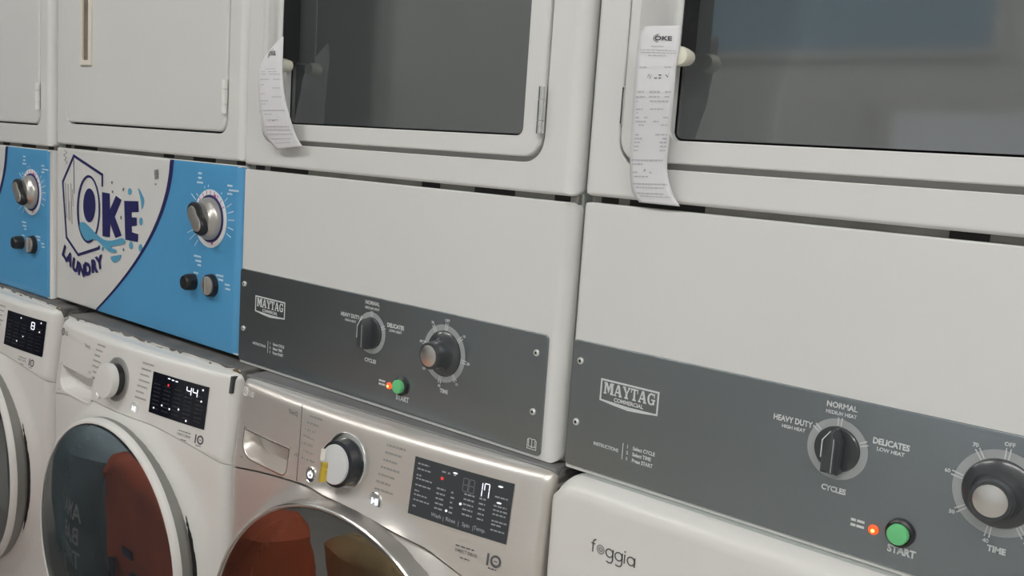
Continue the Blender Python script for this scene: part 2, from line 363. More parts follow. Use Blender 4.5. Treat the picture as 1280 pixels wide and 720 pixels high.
    word('NORMAL', .3300, -.1774, .0054, Y, bold=.04, sx=.98); word('MEDIUM HEAT', .3300, -.1843, .0036, Y, bold=.04, sx=.93)
    word('HEAVY DUTY', .2812, -.2035, .0058, Y, bold=.045, sx=.84); word('HIGH HEAT', .2830, -.2100, .0034, Y, bold=.04)
    word('DELICATES', .3812, -.2035, .0058, Y, bold=.06, sx=.86); word('LOW HEAT', .3815, -.2098, .0036, Y, bold=.04)
    word('CYCLES', .3312, -.2625, .0054, Y, bold=.06, sx=.94)
    tx, tz = .4795, -.2215
    word('TIME', .4838, -.2760, .0054, Y, bold=.06, sx=.94); word('START', .4030, -.3048, .0070, Y, bold=.07, sx=.90)
    for d, s in ((4, 'OFF'), (50, '10'), (97, '20'), (144, '30'), (187, '40'), (233, '50'), (282, '60'), (328, '70')):
        px, pz = clock(tx, tz, .0462, d); word(s, px, pz-.0018, .0036, Y, bold=.045)
    L = BM()
    for k in range(2):
        for a, c in ((0, .005), (.006, .0135)): L.rect(.3520+a, .3520+c, -.2858-.0052*k, -.2832-.0052*k, Y)
    t.part('small_print', L, PRINT_L, st, stuff=True)
    r = BM().annulus(cx, cz, .0232, .0308, Y); t.part('dial_ring', r, RING_G, st)
    r = BM().annulus(tx, tz, .0318, .0398, Y); t.part('dial_ring', r, RING_G, st)
    tk = BM()
    for d in (0, -52, 66):
        for off in (-3.5, 3.5): tk.stroke([clock(cx, cz, .0240, d+off), clock(cx, cz, .0322, d+off)], .0012, Y-.0004)
    for d in (4, 50, 97, 144, 187, 233, 282, 328):
        for off in (-2.6, 2.6): tk.stroke([clock(tx, tz, .032, d+off), clock(tx, tz, .0425, d+off)], .0011, Y-.0004)
    t.part('tick_marks', tk, PRINT_L, st, stuff=True)
    # cycle knob: disc with a bevelled grip bar
    k1 = BM().lathe(cx, cz, [(.0228, -.002), (.0226, -.0045), (.0215, -.0055)], 40)
    bar = [(-.0085, -.0215), (.0085, -.0215), (.0085, .0125), (.0020, .0222), (-.0015, .0222), (-.0085, .0125)]
    k1.loops([[(cx+x*1.0, y, cz+z) for x, z in bar] if s_ == 1 else [(cx+x*s_, y, cz+z*(.5+.5*s_)) for x, z in bar] for s_, y in ((1, -.004), (1, -.019), (.72, -.0235), (.35, -.0242))])
    kn = t.part('cycle_knob', k1, GREYP, st)
    e = BM().stroke([(cx-.0080, cz-.006), (cx-.0080, cz+.0118), (cx-.0012, cz+.0213)], .0011, -.0226, .003)  # pale line paints the highlight on the grip bar's edge
    t.part('knob_edge_highlight', e, PRINT_L, st, label='painted pale highlight along the edge of the cycle knob')
    t.part('knob_line', BM().stroke([(cx+.0040, cz-.019), (cx+.0040, cz+.0150)], .0009, -.0243), RING_G, st)
    k2 = BM().lathe(tx, tz, [(.0312, -.002), (.0310, -.0042), (.0285, -.0062), (.0225, -.0085), (.0198, -.0130), (.0188, -.0250), (.0184, -.0300), (.0172, -.0318)], 44)
    t.part('time_knob', k2, GREYP, st)
    k3 = BM().lathe(tx, tz, [(.0146, -.0310), (.0144, -.0328), (.0136, -.0332)], 36); t.part('knob_cap', k3, ALU, st, label='round brushed metal cap of the time knob')
    bx, bz = .4000, -.2838
    t.part('button_bezel', BM().lathe(bx, bz, [(.0138, -.002), (.0136, -.0058), (.0112, -.0075), (.0105, -.006)], 32), BLACKP, st)
    t.part('start_button', BM().lathe(bx-.0003, bz, [(.0100, -.004), (.0100, -.0112), (.0092, -.0124), (.006, -.0128)], 32), GREEN, st, label='round green start button')
    lx, lz = .3748, -.2884
    t.part('indicator_lamp', BM().lathe(lx, lz, [(.0050, -.002), (.0048, -.0042), (.0030, -.0058), (.0010, -.0062)], 18), LED_O, st, label='glowing orange indicator lamp')
    t.part('lamp_filament', BM().lathe(lx+.0004, lz-.0002, [(.0020, -.0056), (.0016, -.0070), (.0006, -.0072)], 12), LED_Y, st)
    bk = BM()                                                   # open book pictogram
    x0, z0 = .6425, -.3075
    for sgn in (-1, 1):
        bk.stroke([(x0, z0-.0052), (x0+sgn*.0012, z0-.0040), (x0+sgn*.0052, z0-.0040), (x0+sgn*.0052, z0+.0062), (x0+sgn*.0012, z0+.0062), (x0, z0+.0050)], .0009, Y)
        bk.stroke([(x0+sgn*.0052, z0+.0045), (x0+sgn*.0072, z0+.0045), (x0+sgn*.0072, z0-.0070), (x0, z0-.0070)], .0009, Y)
    bk.stroke([(x0, z0-.005), (x0, z0+.005)], .0009, Y)
    t.part('pictogram', bk, PRINT_L, st, label='small open book pictogram')
    return t
grey_dryer('white dryer with dark control strip and curled receipt, right beside the laundry logo', 0, 0)
grey_dryer('rightmost white dryer with dark control strip and long straight receipt on its door', .6986, .003)

# ------- blue dryers
XR = .676
BOX = [(0.1966,-0.0687),(0.1962,-0.0453),(0.0745,-0.0141),(0.0249,-0.0709),(0.0432,-0.1863),(0.0961,-0.2168),(0.1857,-0.1924),(0.1848,-0.1875)]
FOLD = [(0.0738,-0.0191),(0.0771,-0.0914)]
SKETCH = [[(0.037,-0.072),(0.0437,-0.1445)],[(0.049,-0.0739),(0.0531,-0.1476)],[(0.0617,-0.0715),(0.0685,-0.156)],[(0.0561,-0.1079),(0.06,-0.1509)],[(0.0694,-0.0834),(0.0723,-0.1183)]]
ORING_O = [(0.1882,-0.1141),(0.1878,-0.1247),(0.1862,-0.1352),(0.1835,-0.1454),(0.1798,-0.1549),(0.175,-0.1636),(0.1694,-0.1711),(0.163,-0.1775),(0.156,-0.1824),(0.1486,-0.1857),(0.1409,-0.1875),(0.1332,-0.1875),(0.1256,-0.1857),(0.1183,-0.1823),(0.1115,-0.1773),(0.1054,-0.1708),(0.1001,-0.1629),(0.0959,-0.154),(0.0927,-0.1441),(0.0907,-0.1336),(0.09,-0.1227),(0.0904,-0.1117),(0.0922,-0.1008),(0.0951,-0.0905),(0.0991,-0.0809),(0.1041,-0.0722),(0.11,-0.0648),(0.1166,-0.0587),(0.1237,-0.0541),(0.1312,-0.0511),(0.1388,-0.0497),(0.1465,-0.0501),(0.1539,-0.0521),(0.161,-0.0557),(0.1675,-0.0608),(0.1733,-0.0673),(0.1784,-0.075),(0.1824,-0.0838),(0.1855,-0.0933),(0.1874,-0.1035)]
ORING_I = [(0.1827,-0.1145),(0.1824,-0.1245),(0.181,-0.1343),(0.1787,-0.1438),(0.1754,-0.1526),(0.1713,-0.1607),(0.1664,-0.1678),(0.1608,-0.1736),(0.1548,-0.1781),(0.1483,-0.1812),(0.1417,-0.1827),(0.1349,-0.1827),(0.1283,-0.181),(0.122,-0.1778),(0.1161,-0.173),(0.1108,-0.1669),(0.1063,-0.1596),(0.1026,-0.1512),(0.0998,-0.142),(0.0981,-0.1322),(0.0974,-0.122),(0.0978,-0.1118),(0.0993,-0.1017),(0.1018,-0.0921),(0.1053,-0.0832),(0.1096,-0.0751),(0.1147,-0.0682),(0.1204,-0.0625),(0.1266,-0.0582),(0.1331,-0.0555),(0.1397,-0.0542),(0.1463,-0.0546),(0.1528,-0.0565),(0.159,-0.0599),(0.1647,-0.0647),(0.1697,-0.0708),(0.1741,-0.078),(0.1777,-0.0862),(0.1803,-0.0952),(0.182,-0.1047)]
OFILL = [(0.1684,-0.1082),(0.1681,-0.1149),(0.1667,-0.1214),(0.1645,-0.1275),(0.1614,-0.133),(0.1576,-0.1376),(0.1533,-0.1412),(0.1485,-0.1437),(0.1435,-0.1448),(0.1385,-0.1446),(0.1336,-0.1431),(0.129,-0.1403),(0.125,-0.1364),(0.1217,-0.1314),(0.1192,-0.1257),(0.1176,-0.1193),(0.1171,-0.1126),(0.1175,-0.1058),(0.1189,-0.0992),(0.1212,-0.093),(0.1243,-0.0875),(0.1282,-0.0829),(0.1326,-0.0794),(0.1374,-0.0771),(0.1424,-0.0761),(0.1474,-0.0764),(0.1523,-0.078),(0.1567,-0.0808),(0.1606,-0.0847),(0.1639,-0.0896),(0.1663,-0.0953),(0.1678,-0.1016)]
K = [(0.1961,-0.0796),(0.2267,-0.0799),(0.2281,-0.1117),(0.2516,-0.0824),(0.2739,-0.0886),(0.248,-0.1236),(0.2756,-0.1578),(0.252,-0.1651),(0.2302,-0.139),(0.2285,-0.1658),(0.1993,-0.167)]
E = [(0.2842,-0.0896),(0.3371,-0.086),(0.3391,-0.1062),(0.3129,-0.1089),(0.3132,-0.1186),(0.3324,-0.1176),(0.3328,-0.1326),(0.3136,-0.1353),(0.3139,-0.1472),(0.3389,-0.1486),(0.3372,-0.1636),(0.2905,-0.1643)]
SPLASH = [(0.1028,-0.1538),(0.1047,-0.1508),(0.1086,-0.1484),(0.1137,-0.1469),(0.1192,-0.1464),(0.125,-0.1471),(0.1315,-0.149),(0.1386,-0.1515),(0.1461,-0.1542),(0.1541,-0.1571),(0.1627,-0.1605),(0.1714,-0.1639),(0.1797,-0.1668),(0.1873,-0.1691),(0.1945,-0.1711),(0.2018,-0.1726),(0.2095,-0.1734),(0.2177,-0.1735),(0.2263,-0.1729),(0.2351,-0.1718),(0.2438,-0.1705),(0.253,-0.1685),(0.2627,-0.166),(0.2716,-0.1638),(0.2787,-0.1626),(0.2837,-0.1629),(0.2873,-0.164),(0.2895,-0.1657),(0.2905,-0.1672),(0.2905,-0.1687),(0.2893,-0.1702),(0.2865,-0.1719),(0.2819,-0.1737),(0.2739,-0.1757),(0.2631,-0.178),(0.2523,-0.1802),(0.244,-0.182),(0.2389,-0.1832),(0.2354,-0.184),(0.2339,-0.1847),(0.2343,-0.1854),(0.238,-0.1861),(0.2445,-0.1869),(0.2512,-0.1876),(0.2555,-0.1885),(0.2569,-0.1897),(0.2567,-0.191),(0.2552,-0.1923),(0.2526,-0.1934),(0.2487,-0.1942),(0.2434,-0.195),(0.2375,-0.1953),(0.2314,-0.1951),(0.2254,-0.1939),(0.2191,-0.1921),(0.2125,-0.19),(0.2059,-0.1878),(0.199,-0.1855),(0.1919,-0.1829),(0.1849,-0.1805),(0.1783,-0.1787),(0.1724,-0.1778),(0.1668,-0.1775),(0.1615,-0.1776),(0.1561,-0.1781),(0.1506,-0.1793),(0.1451,-0.1812),(0.1397,-0.1829),(0.1344,-0.1831),(0.1289,-0.1817),(0.1234,-0.1791),(0.1182,-0.1758),(0.1138,-0.1721),(0.1097,-0.1678),(0.106,-0.1628),(0.1034,-0.1578)]
DROPS = [[(0.3119,-0.0697),(0.3112,-0.0726),(0.3093,-0.075),(0.3065,-0.0765),(0.3033,-0.0767),(0.3004,-0.0757),(0.2983,-0.0736),(0.2975,-0.0708),(0.2982,-0.068),(0.3001,-0.0656),(0.303,-0.0641),(0.3061,-0.0639),(0.309,-0.0649),(0.3111,-0.067)],[(0.355,-0.1226),(0.3544,-0.1259),(0.3528,-0.1287),(0.3503,-0.1304),(0.3475,-0.1306),(0.3449,-0.1294),(0.3431,-0.127),(0.3424,-0.1238),(0.3429,-0.1205),(0.3446,-0.1177),(0.3471,-0.116),(0.3499,-0.1158),(0.3524,-0.117),(0.3542,-0.1194)],[(0.3196,-0.172),(0.319,-0.1753),(0.3171,-0.178),(0.3142,-0.1797),(0.311,-0.1801),(0.3081,-0.179),(0.306,-0.1767),(0.3052,-0.1736),(0.3059,-0.1704),(0.3078,-0.1676),(0.3107,-0.1659),(0.3139,-0.1656),(0.3168,-0.1667),(0.3188,-0.169)],[(0.3543,-0.1728),(0.3538,-0.176),(0.3521,-0.1787),(0.3496,-0.1804),(0.3468,-0.1807),(0.3443,-0.1796),(0.3424,-0.1773),(0.3417,-0.1742),(0.3423,-0.171),(0.3439,-0.1683),(0.3464,-0.1667),(0.3492,-0.1664),(0.3518,-0.1675),(0.3536,-0.1698)],[(0.2052,-0.1921),(0.2046,-0.1942),(0.2029,-0.1959),(0.2006,-0.1968),(0.1983,-0.1965),(0.1965,-0.1952),(0.1959,-0.1931),(0.1965,-0.191),(0.1981,-0.1893),(0.2005,-0.1884),(0.2028,-0.1887),(0.2045,-0.1901)],[(0.3364,-0.0615),(0.3381,-0.0614),(0.3416,-0.0638),(0.3458,-0.0672),(0.3493,-0.0705),(0.3523,-0.0733),(0.3553,-0.0763),(0.3576,-0.0796),(0.3587,-0.0832),(0.3578,-0.0878),(0.3556,-0.0933),(0.3529,-0.0978),(0.3508,-0.0998),(0.3497,-0.0983),(0.349,-0.0944),(0.3482,-0.0893),(0.3469,-0.0841),(0.3442,-0.0782),(0.3406,-0.0713),(0.3376,-0.0651)],[(0.2339,-0.2046),(0.2372,-0.2033),(0.2422,-0.2021),(0.248,-0.201),(0.2535,-0.2),(0.2593,-0.1986),(0.2656,-0.197),(0.2711,-0.1959),(0.2743,-0.196),(0.2746,-0.1978),(0.2727,-0.2008),(0.2697,-0.2042),(0.2664,-0.207),(0.2625,-0.2093),(0.2577,-0.2114),(0.2528,-0.2131),(0.2485,-0.214),(0.245,-0.214),(0.2419,-0.2131),(0.2392,-0.2119),(0.2371,-0.2106),(0.2352,-0.2092),(0.2335,-0.2076),(0.2329,-0.206)]]
SPECKS = [[(0.2383,-0.0576),(0.2378,-0.0594),(0.2363,-0.0606),(0.2345,-0.0607),(0.2329,-0.0597),(0.2323,-0.0581),(0.2329,-0.0563),(0.2343,-0.0551),(0.2362,-0.055),(0.2377,-0.0559)],[(0.241,-0.0755),(0.2404,-0.077),(0.2389,-0.0781),(0.2371,-0.0782),(0.2356,-0.0774),(0.235,-0.0759),(0.2355,-0.0744),(0.237,-0.0733),(0.2388,-0.0732),(0.2404,-0.074)],[(0.2829,-0.0676),(0.2824,-0.0695),(0.281,-0.0708),(0.2792,-0.071),(0.2777,-0.0699),(0.2771,-0.068),(0.2776,-0.066),(0.2791,-0.0648),(0.2809,-0.0646),(0.2823,-0.0657)],[(0.2755,-0.1229),(0.275,-0.1251),(0.2736,-0.1266),(0.2717,-0.1267),(0.2702,-0.1255),(0.2696,-0.1234),(0.2701,-0.1212),(0.2716,-0.1198),(0.2734,-0.1196),(0.2749,-0.1208)],[(0.2866,-0.1842),(0.286,-0.1862),(0.2846,-0.1876),(0.2828,-0.1878),(0.2813,-0.1868),(0.2807,-0.1849),(0.2812,-0.1829),(0.2826,-0.1815),(0.2844,-0.1813),(0.2859,-0.1823)]]
STAMP = [(0.3937,-0.0239),(0.4076,-0.0217),(0.4095,-0.0395),(0.3962,-0.0418)]
STAMP2 = [(0.3971,-0.048),(0.4011,-0.0477),(0.4012,-0.0512),(0.3972,-0.0514)]
SQUIG = [(0.0322,-0.0045),(0.0433,-0.0091),(0.028,-0.0149),(0.0425,-0.0196),(0.0332,-0.0252),(0.046,-0.0284),(0.0392,-0.0323)]
LAUNDRY = [('L',(0.0313,-0.216),-38),('A',(0.053,-0.2283),-30),('U',(0.0812,-0.2396),-22),('N',(0.1114,-0.2452),-6),('D',(0.1393,-0.2408),4),('R',(0.1681,-0.231),14),('Y',(0.1917,-0.2203),24)]
ARC = [(-0.328, 0.1596), (-0.318, 0.1747), (-0.308, 0.1896), (-0.298, 0.2042), (-0.288, 0.2185), (-0.278, 0.2325), (-0.268, 0.2461), (-0.258, 0.2594), (-0.248, 0.2724), (-0.238, 0.285), (-0.228, 0.2973), (-0.218, 0.3091), (-0.208, 0.3206), (-0.198, 0.3316), (-0.188, 0.3422), (-0.178, 0.3524), (-0.168, 0.3622), (-0.158, 0.3714), (-0.148, 0.3803), (-0.138, 0.3886), (-0.128, 0.3964), (-0.118, 0.4038), (-0.108, 0.4106), (-0.098, 0.4169), (-0.088, 0.4226), (-0.078, 0.4278), (-0.068, 0.4324), (-0.058, 0.4365), (-0.048, 0.4399), (-0.038, 0.4428), (-0.028, 0.445), (-0.018, 0.4467), (-0.008, 0.4476), (0.002, 0.448), (0.012, 0.4476)]
def xprof(x, R=.019, Rl=.007):
    """front surface of the lower panel at x (rounded right and left edges)"""
    if x > XR-R: d = min(1, (x-(XR-R))/R); return R*(1-math.sqrt(1-d*d))
    if x < XL+Rl: d = min(1, ((XL+Rl)-x)/Rl); return Rl*(1-math.sqrt(1-d*d))
    return 0.
def knob_dial(t, pn, cx, cz):
    r = BM().annulus(cx, cz, .040, .0505, -.0016); t.part('dial_ring', r, WPRINT, pn)
    r = BM()
    for a in range(-60, 75, 15):
        r.stroke([clock(cx, cz, .042, a), clock(cx, cz, .049, a)], .0012, -.0022)
    for a in (-52, 20, 168): r.stroke([clock(cx, cz, .0405, a-4), clock(cx, cz, .0405, a+4)], .009, -.0021)
    t.part('dial_marks', r, PINK, pn, label='magenta marks on the white dial ring', stuff=True)
    t.part('dial_plate', BM().lathe(cx, cz, [(.0415, -.0004), (.0412, -.0025), (.040, -.003)], 40), NAVY, pn)
    t.part('knob_base', BM().lathe(cx, cz, [(.0370, -.002), (.0362, -.0085), (.0335, -.0135), (.0300, -.0160), (.0285, -.0200), (.0275, -.0215)], 40), SILVERP, pn, label='silver turning base of the big knob')
    g = BM()                                                    # lobed grip: black body with a silver face
    def lob(s, y, n=28):
        o = []
        for i in range(n):
            a = 2*PI*i/n; rr = .0135+.0180*abs(math.cos(a))**2.2
            ca, sa = rr*math.cos(a)*s, rr*math.sin(a)*s; tl = math.radians(-50)
            o.append((cx+ca*math.cos(tl)-sa*math.sin(tl), y, cz+ca*math.sin(tl)+sa*math.cos(tl)))
        return o
    g.loops([lob(.95, -.0185), lob(1.04, -.023), lob(1.02, -.029), lob(.92, -.032)])
    t.part('knob_grip', g, BLACKP, pn)
    g = BM().loops([lob(.80, -.0315), lob(.76, -.0340), lob(.50, -.0348)])
    t.part('knob_face', g, SILVERP, pn, label='silver face of the big knob')
def blue_dryer(label, ox, dz, logo, film=.6755):
    t = Thing('laundry_dryer', label, 'dryer', ox, 0, ZO-.3270, group=DG); t.dz = .3270+dz
    cabinet(t, ENAMEL_SIDE, -.3222)
    for fx in (.06, .61):
        for fy in (.09, .60): t.part('foot', BM().box(fx-.02, fx+.02, fy-.02, fy+.02, -.3270-dz, -.3220), BLACKP)
    upper_front(t, ENAMEL, (.0385, .6262, .0505, .565, .024, .010))
    t.part('door_recess', BM().box(.032, .632, .010, .013, .046, .57), DARK)
    door = t.part('door', BM().plate(.0395, .6235, .0540, .560, .022, -.002, .0095, .004, .004), ENAMEL)
    hinge(t, door, .6225, .0838, .1400, mat('painted hinge', (.80, .79, .76), .35), y=-.003)
    t.part('handle', BM().plate(.1085, .1535, .1665, .42, .002, -.0065, 0, .003, .003, hole=(.1180, .1425, .1775, .41, .002, .0055)), BEIGE, door, label='long beige recessed handle plate')
    t.part('handle_recess', BM().box(.1175, .1430, -.0022, -.0012, .1770, .4105), BROWN, door)
    pn = t.part('control_panel', BM().plate(XL, XR, -.3225, 0, .006, 0, .019, .019, .005, Rl=.007), ENAMEL)
    # blue film: from the arc to the wrapped right-hand edge
    f = BM(); rows = []; nb = BM(); nrow = []
    for k in range(41):
        z = -.3210+(.3195)*k/40; a = interp(ARC, z)
        w = .0085+.005*max(0, (z+.32)/.32)
        xs = [a+(.651-a)*i/6 for i in range(7)]+[.651+(film-.651)*i/9 for i in range(1, 10)]
        yz = .0 if -.316 < z < -.005 else .0012
        rows.append([(x, xprof(x)-.0009+yz, z) for x in xs]); nrow.append([(a, -.0013+yz, z), (a+w, -.0013+yz, z)])
    f.loops(rows, False, False, closed=False); f.keep = True
    t.part('blue_film', f, BLUE, pn, label='glossy blue film with a curved left edge')
    nb.loops(nrow, False, False, closed=False)
    t.part('film_border', nb, NAVY, pn, label='navy line along the curved edge of the film')
    knob_dial(t, pn, .5830, -.0960)
    tick = BM()
    for a, l in ((-58, .018), (-48, .006), (52, .010), (64, .016), (75, .018), (87, .018), (100, .017), (112, .014), (222, .016), (236, .022), (246, .024), (-20, .004), (-8, .004), (35, .004)):
        tick.stroke([clock(.5830, -.0960, .0545, a), clock(.5830, -.0960, .0545+l, a)], .0014, -.0014)
    for a, z, n in ((.548, -.020, 3), (.548, -.028, 3), (.548, -.036, 5), (.640, -.0350, 4), (.652, -.0425, 8), (.640, -.049, 4), (.546, -.166, 6), (.549, -.174, 5), (.552, -.181, 3), (.5420, -.196, 4), (.572, -.199, 3), (.592, -.205, 5), (.617, -.191, 6), (.620, -.198, 4), (.640, -.204, 4), (.642, -.211, 4)):
        tick.rect(a-.0018*n, a+.0018*n, z-.0016, z+.0016, -.0014)
    t.part('dial_print', tick, LBLUE, pn, stuff=True)
    b = BM().lathe(.5345, -.2130, [(.0150, -.0005), (.0150, -.010), (.0140, -.018), (.0115, -.0215)], 28, sx=.92); t.part('push_button', b, BLACKP, pn, label='black push button')
    kx, kz = .5930, -.2115
    b = BM().lathe(kx, kz, [(.0205, -.0005), (.0200, -.005), (.0190, -.010)], 30); t.part('selector_knob', b, BLACKP, pn)
    b = BM().lathe(kx, kz, [(.0165, -.0095), (.0160, -.0125), (.0140, -.0135)], 30); b.box(kx-.0024, kx+.0024, -.0170, -.012, kz-.0155, kz+.0160, .002); t.part('selector_face', b, SILVERP, pn, label='silver face of the small selector knob')
    if logo:
        y = -.0011
        n = len(ORING_O)
        def mark(nm, b_, m_, lab=None): return t.part(nm, b_, m_, pn, label=lab)
        mark('logo_box', BM().stroke(BOX, .0058, y).stroke(FOLD, .0016, y), NAVY, 'navy outline of a box in the shop logo')
        ring = BM()
        for i in range(n): j = (i+1) % n; ring.poly([ORING_O[i], ORING_O[j], ORING_I[j], ORING_I[i]], y-.0002)
        ring.poly(OFILL, y)
        mark('logo_letter', ring, NAVY, 'navy letter O of the shop logo'); mark('logo_letter', BM().poly(K, y), NAVY, 'navy letter K of the shop logo'); mark('logo_letter', BM().poly(E, y), NAVY, 'navy letter E of the shop logo')
        wd = BM()
        for c, ((px, pz)), r in LAUNDRY: wd.text(c, px, pz-.0118, .0235, y-.0004, bold=.10, sx=1.10, rot=math.radians(r)*.75)
        mark('logo_word', wd, NAVY, 'curved word LAUNDRY under the logo')
        mark('logo_splash', BM().poly(SPLASH, y-.0006), SPLASHB, 'pale blue water splash across the logo')
        for d in DROPS: mark('logo_drop', BM().poly(d, y), SPLASHB)
        gk = BM()
        for d in SPECKS: gk.poly(d, y)
        for s_ in SKETCH: gk.stroke(s_, .0012, y)
        gk.stroke(SQUIG, .0012, y)
        for k in range(6):
            (ax, az), (bx, bz), (cx, cz), (dx, dz_) = STAMP
            u0, u1 = k/6, (k+.62)/6
            gk.poly([(ax+(dx-ax)*u0, az+(dz_-az)*u0), (bx+(cx-bx)*u0, bz+(cz-bz)*u0), (bx+(cx-bx)*u1, bz+(cz-bz)*u1), (ax+(dx-ax)*u1, az+(dz_-az)*u1)], y)
        gk.poly(STAMP2, y)
        t.part('grey_marks', gk, GREYINK, pn, stuff=True)
    return t
blue_dryer('white dryer with blue control film and the whole laundry logo on its panel', -.683, .004, True)
blue_dryer('white dryer with blue control film cut off by the left edge', -1.391, -.004, True, .667)

# ------------------------------------------------------------------ receipts
def receipt(label, rows, rnd, logo):
    n = len(rows); t = None
    P0 = [(Vector(l), Vector(r)) for l, r in rows]
    def cat(i0, s, side):
        g = lambda k: P0[min(max(k, 0), n-1)][side]
        a, b, c, d = g(i0-1), g(i0), g(i0+1), g(i0+2)
        return .5*((2*b)+(c-a)*s+(2*a-5*b+4*c-d)*s*s+(3*b-a-3*c+d)*s**3)
    def at(u, v, off=0.):
        f = v*(n-1); i = min(int(f), n-2); s = f-i
        l, r = cat(i, s, 0), cat(i, s, 1)
        p = l+(r-l)*u; p.y += -.0016*math.sin(PI*u)-off
        return (p.x, p.y, p.z+ZO)
    b = BM(); N = 40; M = 8
    b.loops([[at(j/M, i/N) for j in range(M+1)] for i in range(N+1)], False, False, closed=False); b.keep = True
    root = link('receipt', b, PAPER); root['label'] = label; root['category'] = 'receipt'; root['group'] = 'receipts hanging on the dryer doors'
    md = root.modifiers.new('thickness', 'SOLIDIFY'); md.thickness = .0003; md.offset = 0
    ink = BM(); ink.keep = True
    def bar(u0, u1, v, h, bm_=ink):
        k = max(1, int((u1-u0)*10)); bm_.loops([[at(u0+(u1-u0)*i/k, v-h/2, .0006) for i in range(k+1)], [at(u0+(u1-u0)*i/k, v+h/2, .0006) for i in range(k+1)]], False, False, closed=False)
    for v, segs in rnd:
        for u0, u1 in segs:
            u = u0
            while u < u1-.01:
                w = min(random.uniform(.04, .12), u1-u); bar(u, u+w, v, .0065); u += w+.018
    o = link('printed_lines', ink, PAPERINK, root, False); o['kind'] = 'stuff'
    dk = BM(); dk.keep = True
    fn = lambda x, z: at(x, z, .0007)
    W = logo['w']
    for V, F in [text_mesh('OKE', 'CENTER', .05)]:
        vs = [dk.b.verts.new(at(logo['u']+x*logo['h']*W+logo.get('sk', 0)*y, logo['v']-y*logo['h'], .0007)) for x, y in V]
        for f in F: dk.b.faces.new([vs[i] for i in f])
    for r0, r1, a0, a1 in ((.155, .175, 100, 260), (.115, .13, 110, 250)):
        seq = [math.radians(a0+(a1-a0)*k/14) for k in range(15)]
        dk.loops([[at(logo['u']-.08+r*math.cos(a)*.9, logo['v']-logo['h']/2-r*math.sin(a)*.24, .0007) for a in seq] for r in (r0, r1)], False, False, closed=False)
    for seg in logo['hand']:
        for (a, b_), (c, d) in zip(seg, seg[1:]):
            dk.loops([[at(a, b_-.0022, .0007), at(c, d-.0022, .0007)], [at(a, b_+.0022, .0007), at(c, d+.0022, .0007)]], False, False, closed=False)
    link('dark_print', dk, PAPERINK2, root, False)['label'] = 'darker printed logo and pen marks'
    return root
R3 = [((0.0822, -0.0345, 0.1982), (0.1268, -0.0345, 0.1975)), ((0.076, -0.0345, 0.1883), (0.1275, -0.0345, 0.1861)), ((0.0749, -0.034, 0.1757), (0.1271, -0.034, 0.173)), ((0.0744, -0.033, 0.1545), (0.1246, -0.033, 0.1542)),
      ((0.0723, -0.03, 0.1248), (0.1229, -0.03, 0.1254)), ((0.0695, -0.025, 0.0991), (0.1191, -0.025, 0.1005)), ((0.0666, -0.019, 0.073), (0.1156, -0.019, 0.0751)), ((0.0644, -0.013, 0.0446), (0.1128, -0.013, 0.0467)), ((0.0667, -0.009, 0.0215), (0.1189, -0.009, 0.0236)), ((0.0758, -0.006, 0.0087), (0.1288, -0.006, 0.0087))]
R3 = [((l[0]+.6986, l[1], l[2]), (r[0]+.6986, r[1], r[2])) for l, r in R3]
R2 = [((0.1365, -0.036, 0.2042), (0.1405, -0.036, 0.2041)), ((0.1156, -0.037, 0.1904), (0.1417, -0.037, 0.1899)), ((0.09, -0.037, 0.1693), (0.1419, -0.037, 0.1699)), ((0.0801, -0.036, 0.1525), (0.1405, -0.036, 0.1523)), ((0.0774, -0.034, 0.1284), (0.1421, -0.034, 0.1288)),
      ((0.075, -0.03, 0.1041), (0.145, -0.03, 0.1053)), ((0.0755, -0.025, 0.0798), (0.1506, -0.025, 0.0819)), ((0.0775, -0.018, 0.0554), (0.1565, -0.018, 0.0585)), ((0.0997, -0.012, 0.0355), (0.1643, -0.012, 0.0434))]
L3 = [(.205, [(.36, .66)]), (.232, [(.08, .92)]), (.250, [(.10, .95)]), (.267, [(.30, .75)]), (.330, [(.10, .30), (.74, .92)]), (.428, [(.10, .28), (.42, .68), (.80, .94)]), (.448, [(.06, .32), (.42, .70), (.80, .92)]), (.468, [(.08, .16), (.45, .92)]), (.505, [(.10, .28), (.48, .80)]),
      (.522, [(.12, .16)]), (.545, [(.10, .22), (.34, .44), (.82, .95)]), (.563, [(.12, .40), (.58, .72)]), (.580, [(.20, .34), (.78, .95)]), (.625, [(.12, .22), (.66, .95)]), (.643, [(.10, .32), (.84, .95)]), (.660, [(.10, .26), (.78, .95)]), (.678, [(.10, .24), (.80, .95)]), (.695, [(.10, .22), (.80, .93)]),
      (.735, [(.06, .90)]), (.752, [(.08, .40)]), (.790, [(.08, .22), (.55, .62)]), (.810, [(.12, .50)]), (.848, [(.08, .95)]), (.868, [(.14, .85)]), (.905, [(.10, .80)]), (.925, [(.16, .92)])]
receipt('long straight receipt with printed logo hanging on the rightmost dryer door', R3, L3,
        dict(u=.62, v=.150, h=.040, w=3.6, hand=[[(.34, .372), (.38, .36), (.40, .378), (.44, .362)], [(.52, .352), (.52, .376), (.58, .376)], [(.62, .364), (.68, .364), (.68, .376), (.62, .376)], [(.73, .350), (.73, .376)], [(.78, .362), (.84, .372), (.86, .352)], [(.40, .786), (.44, .775), (.46, .79)]]))
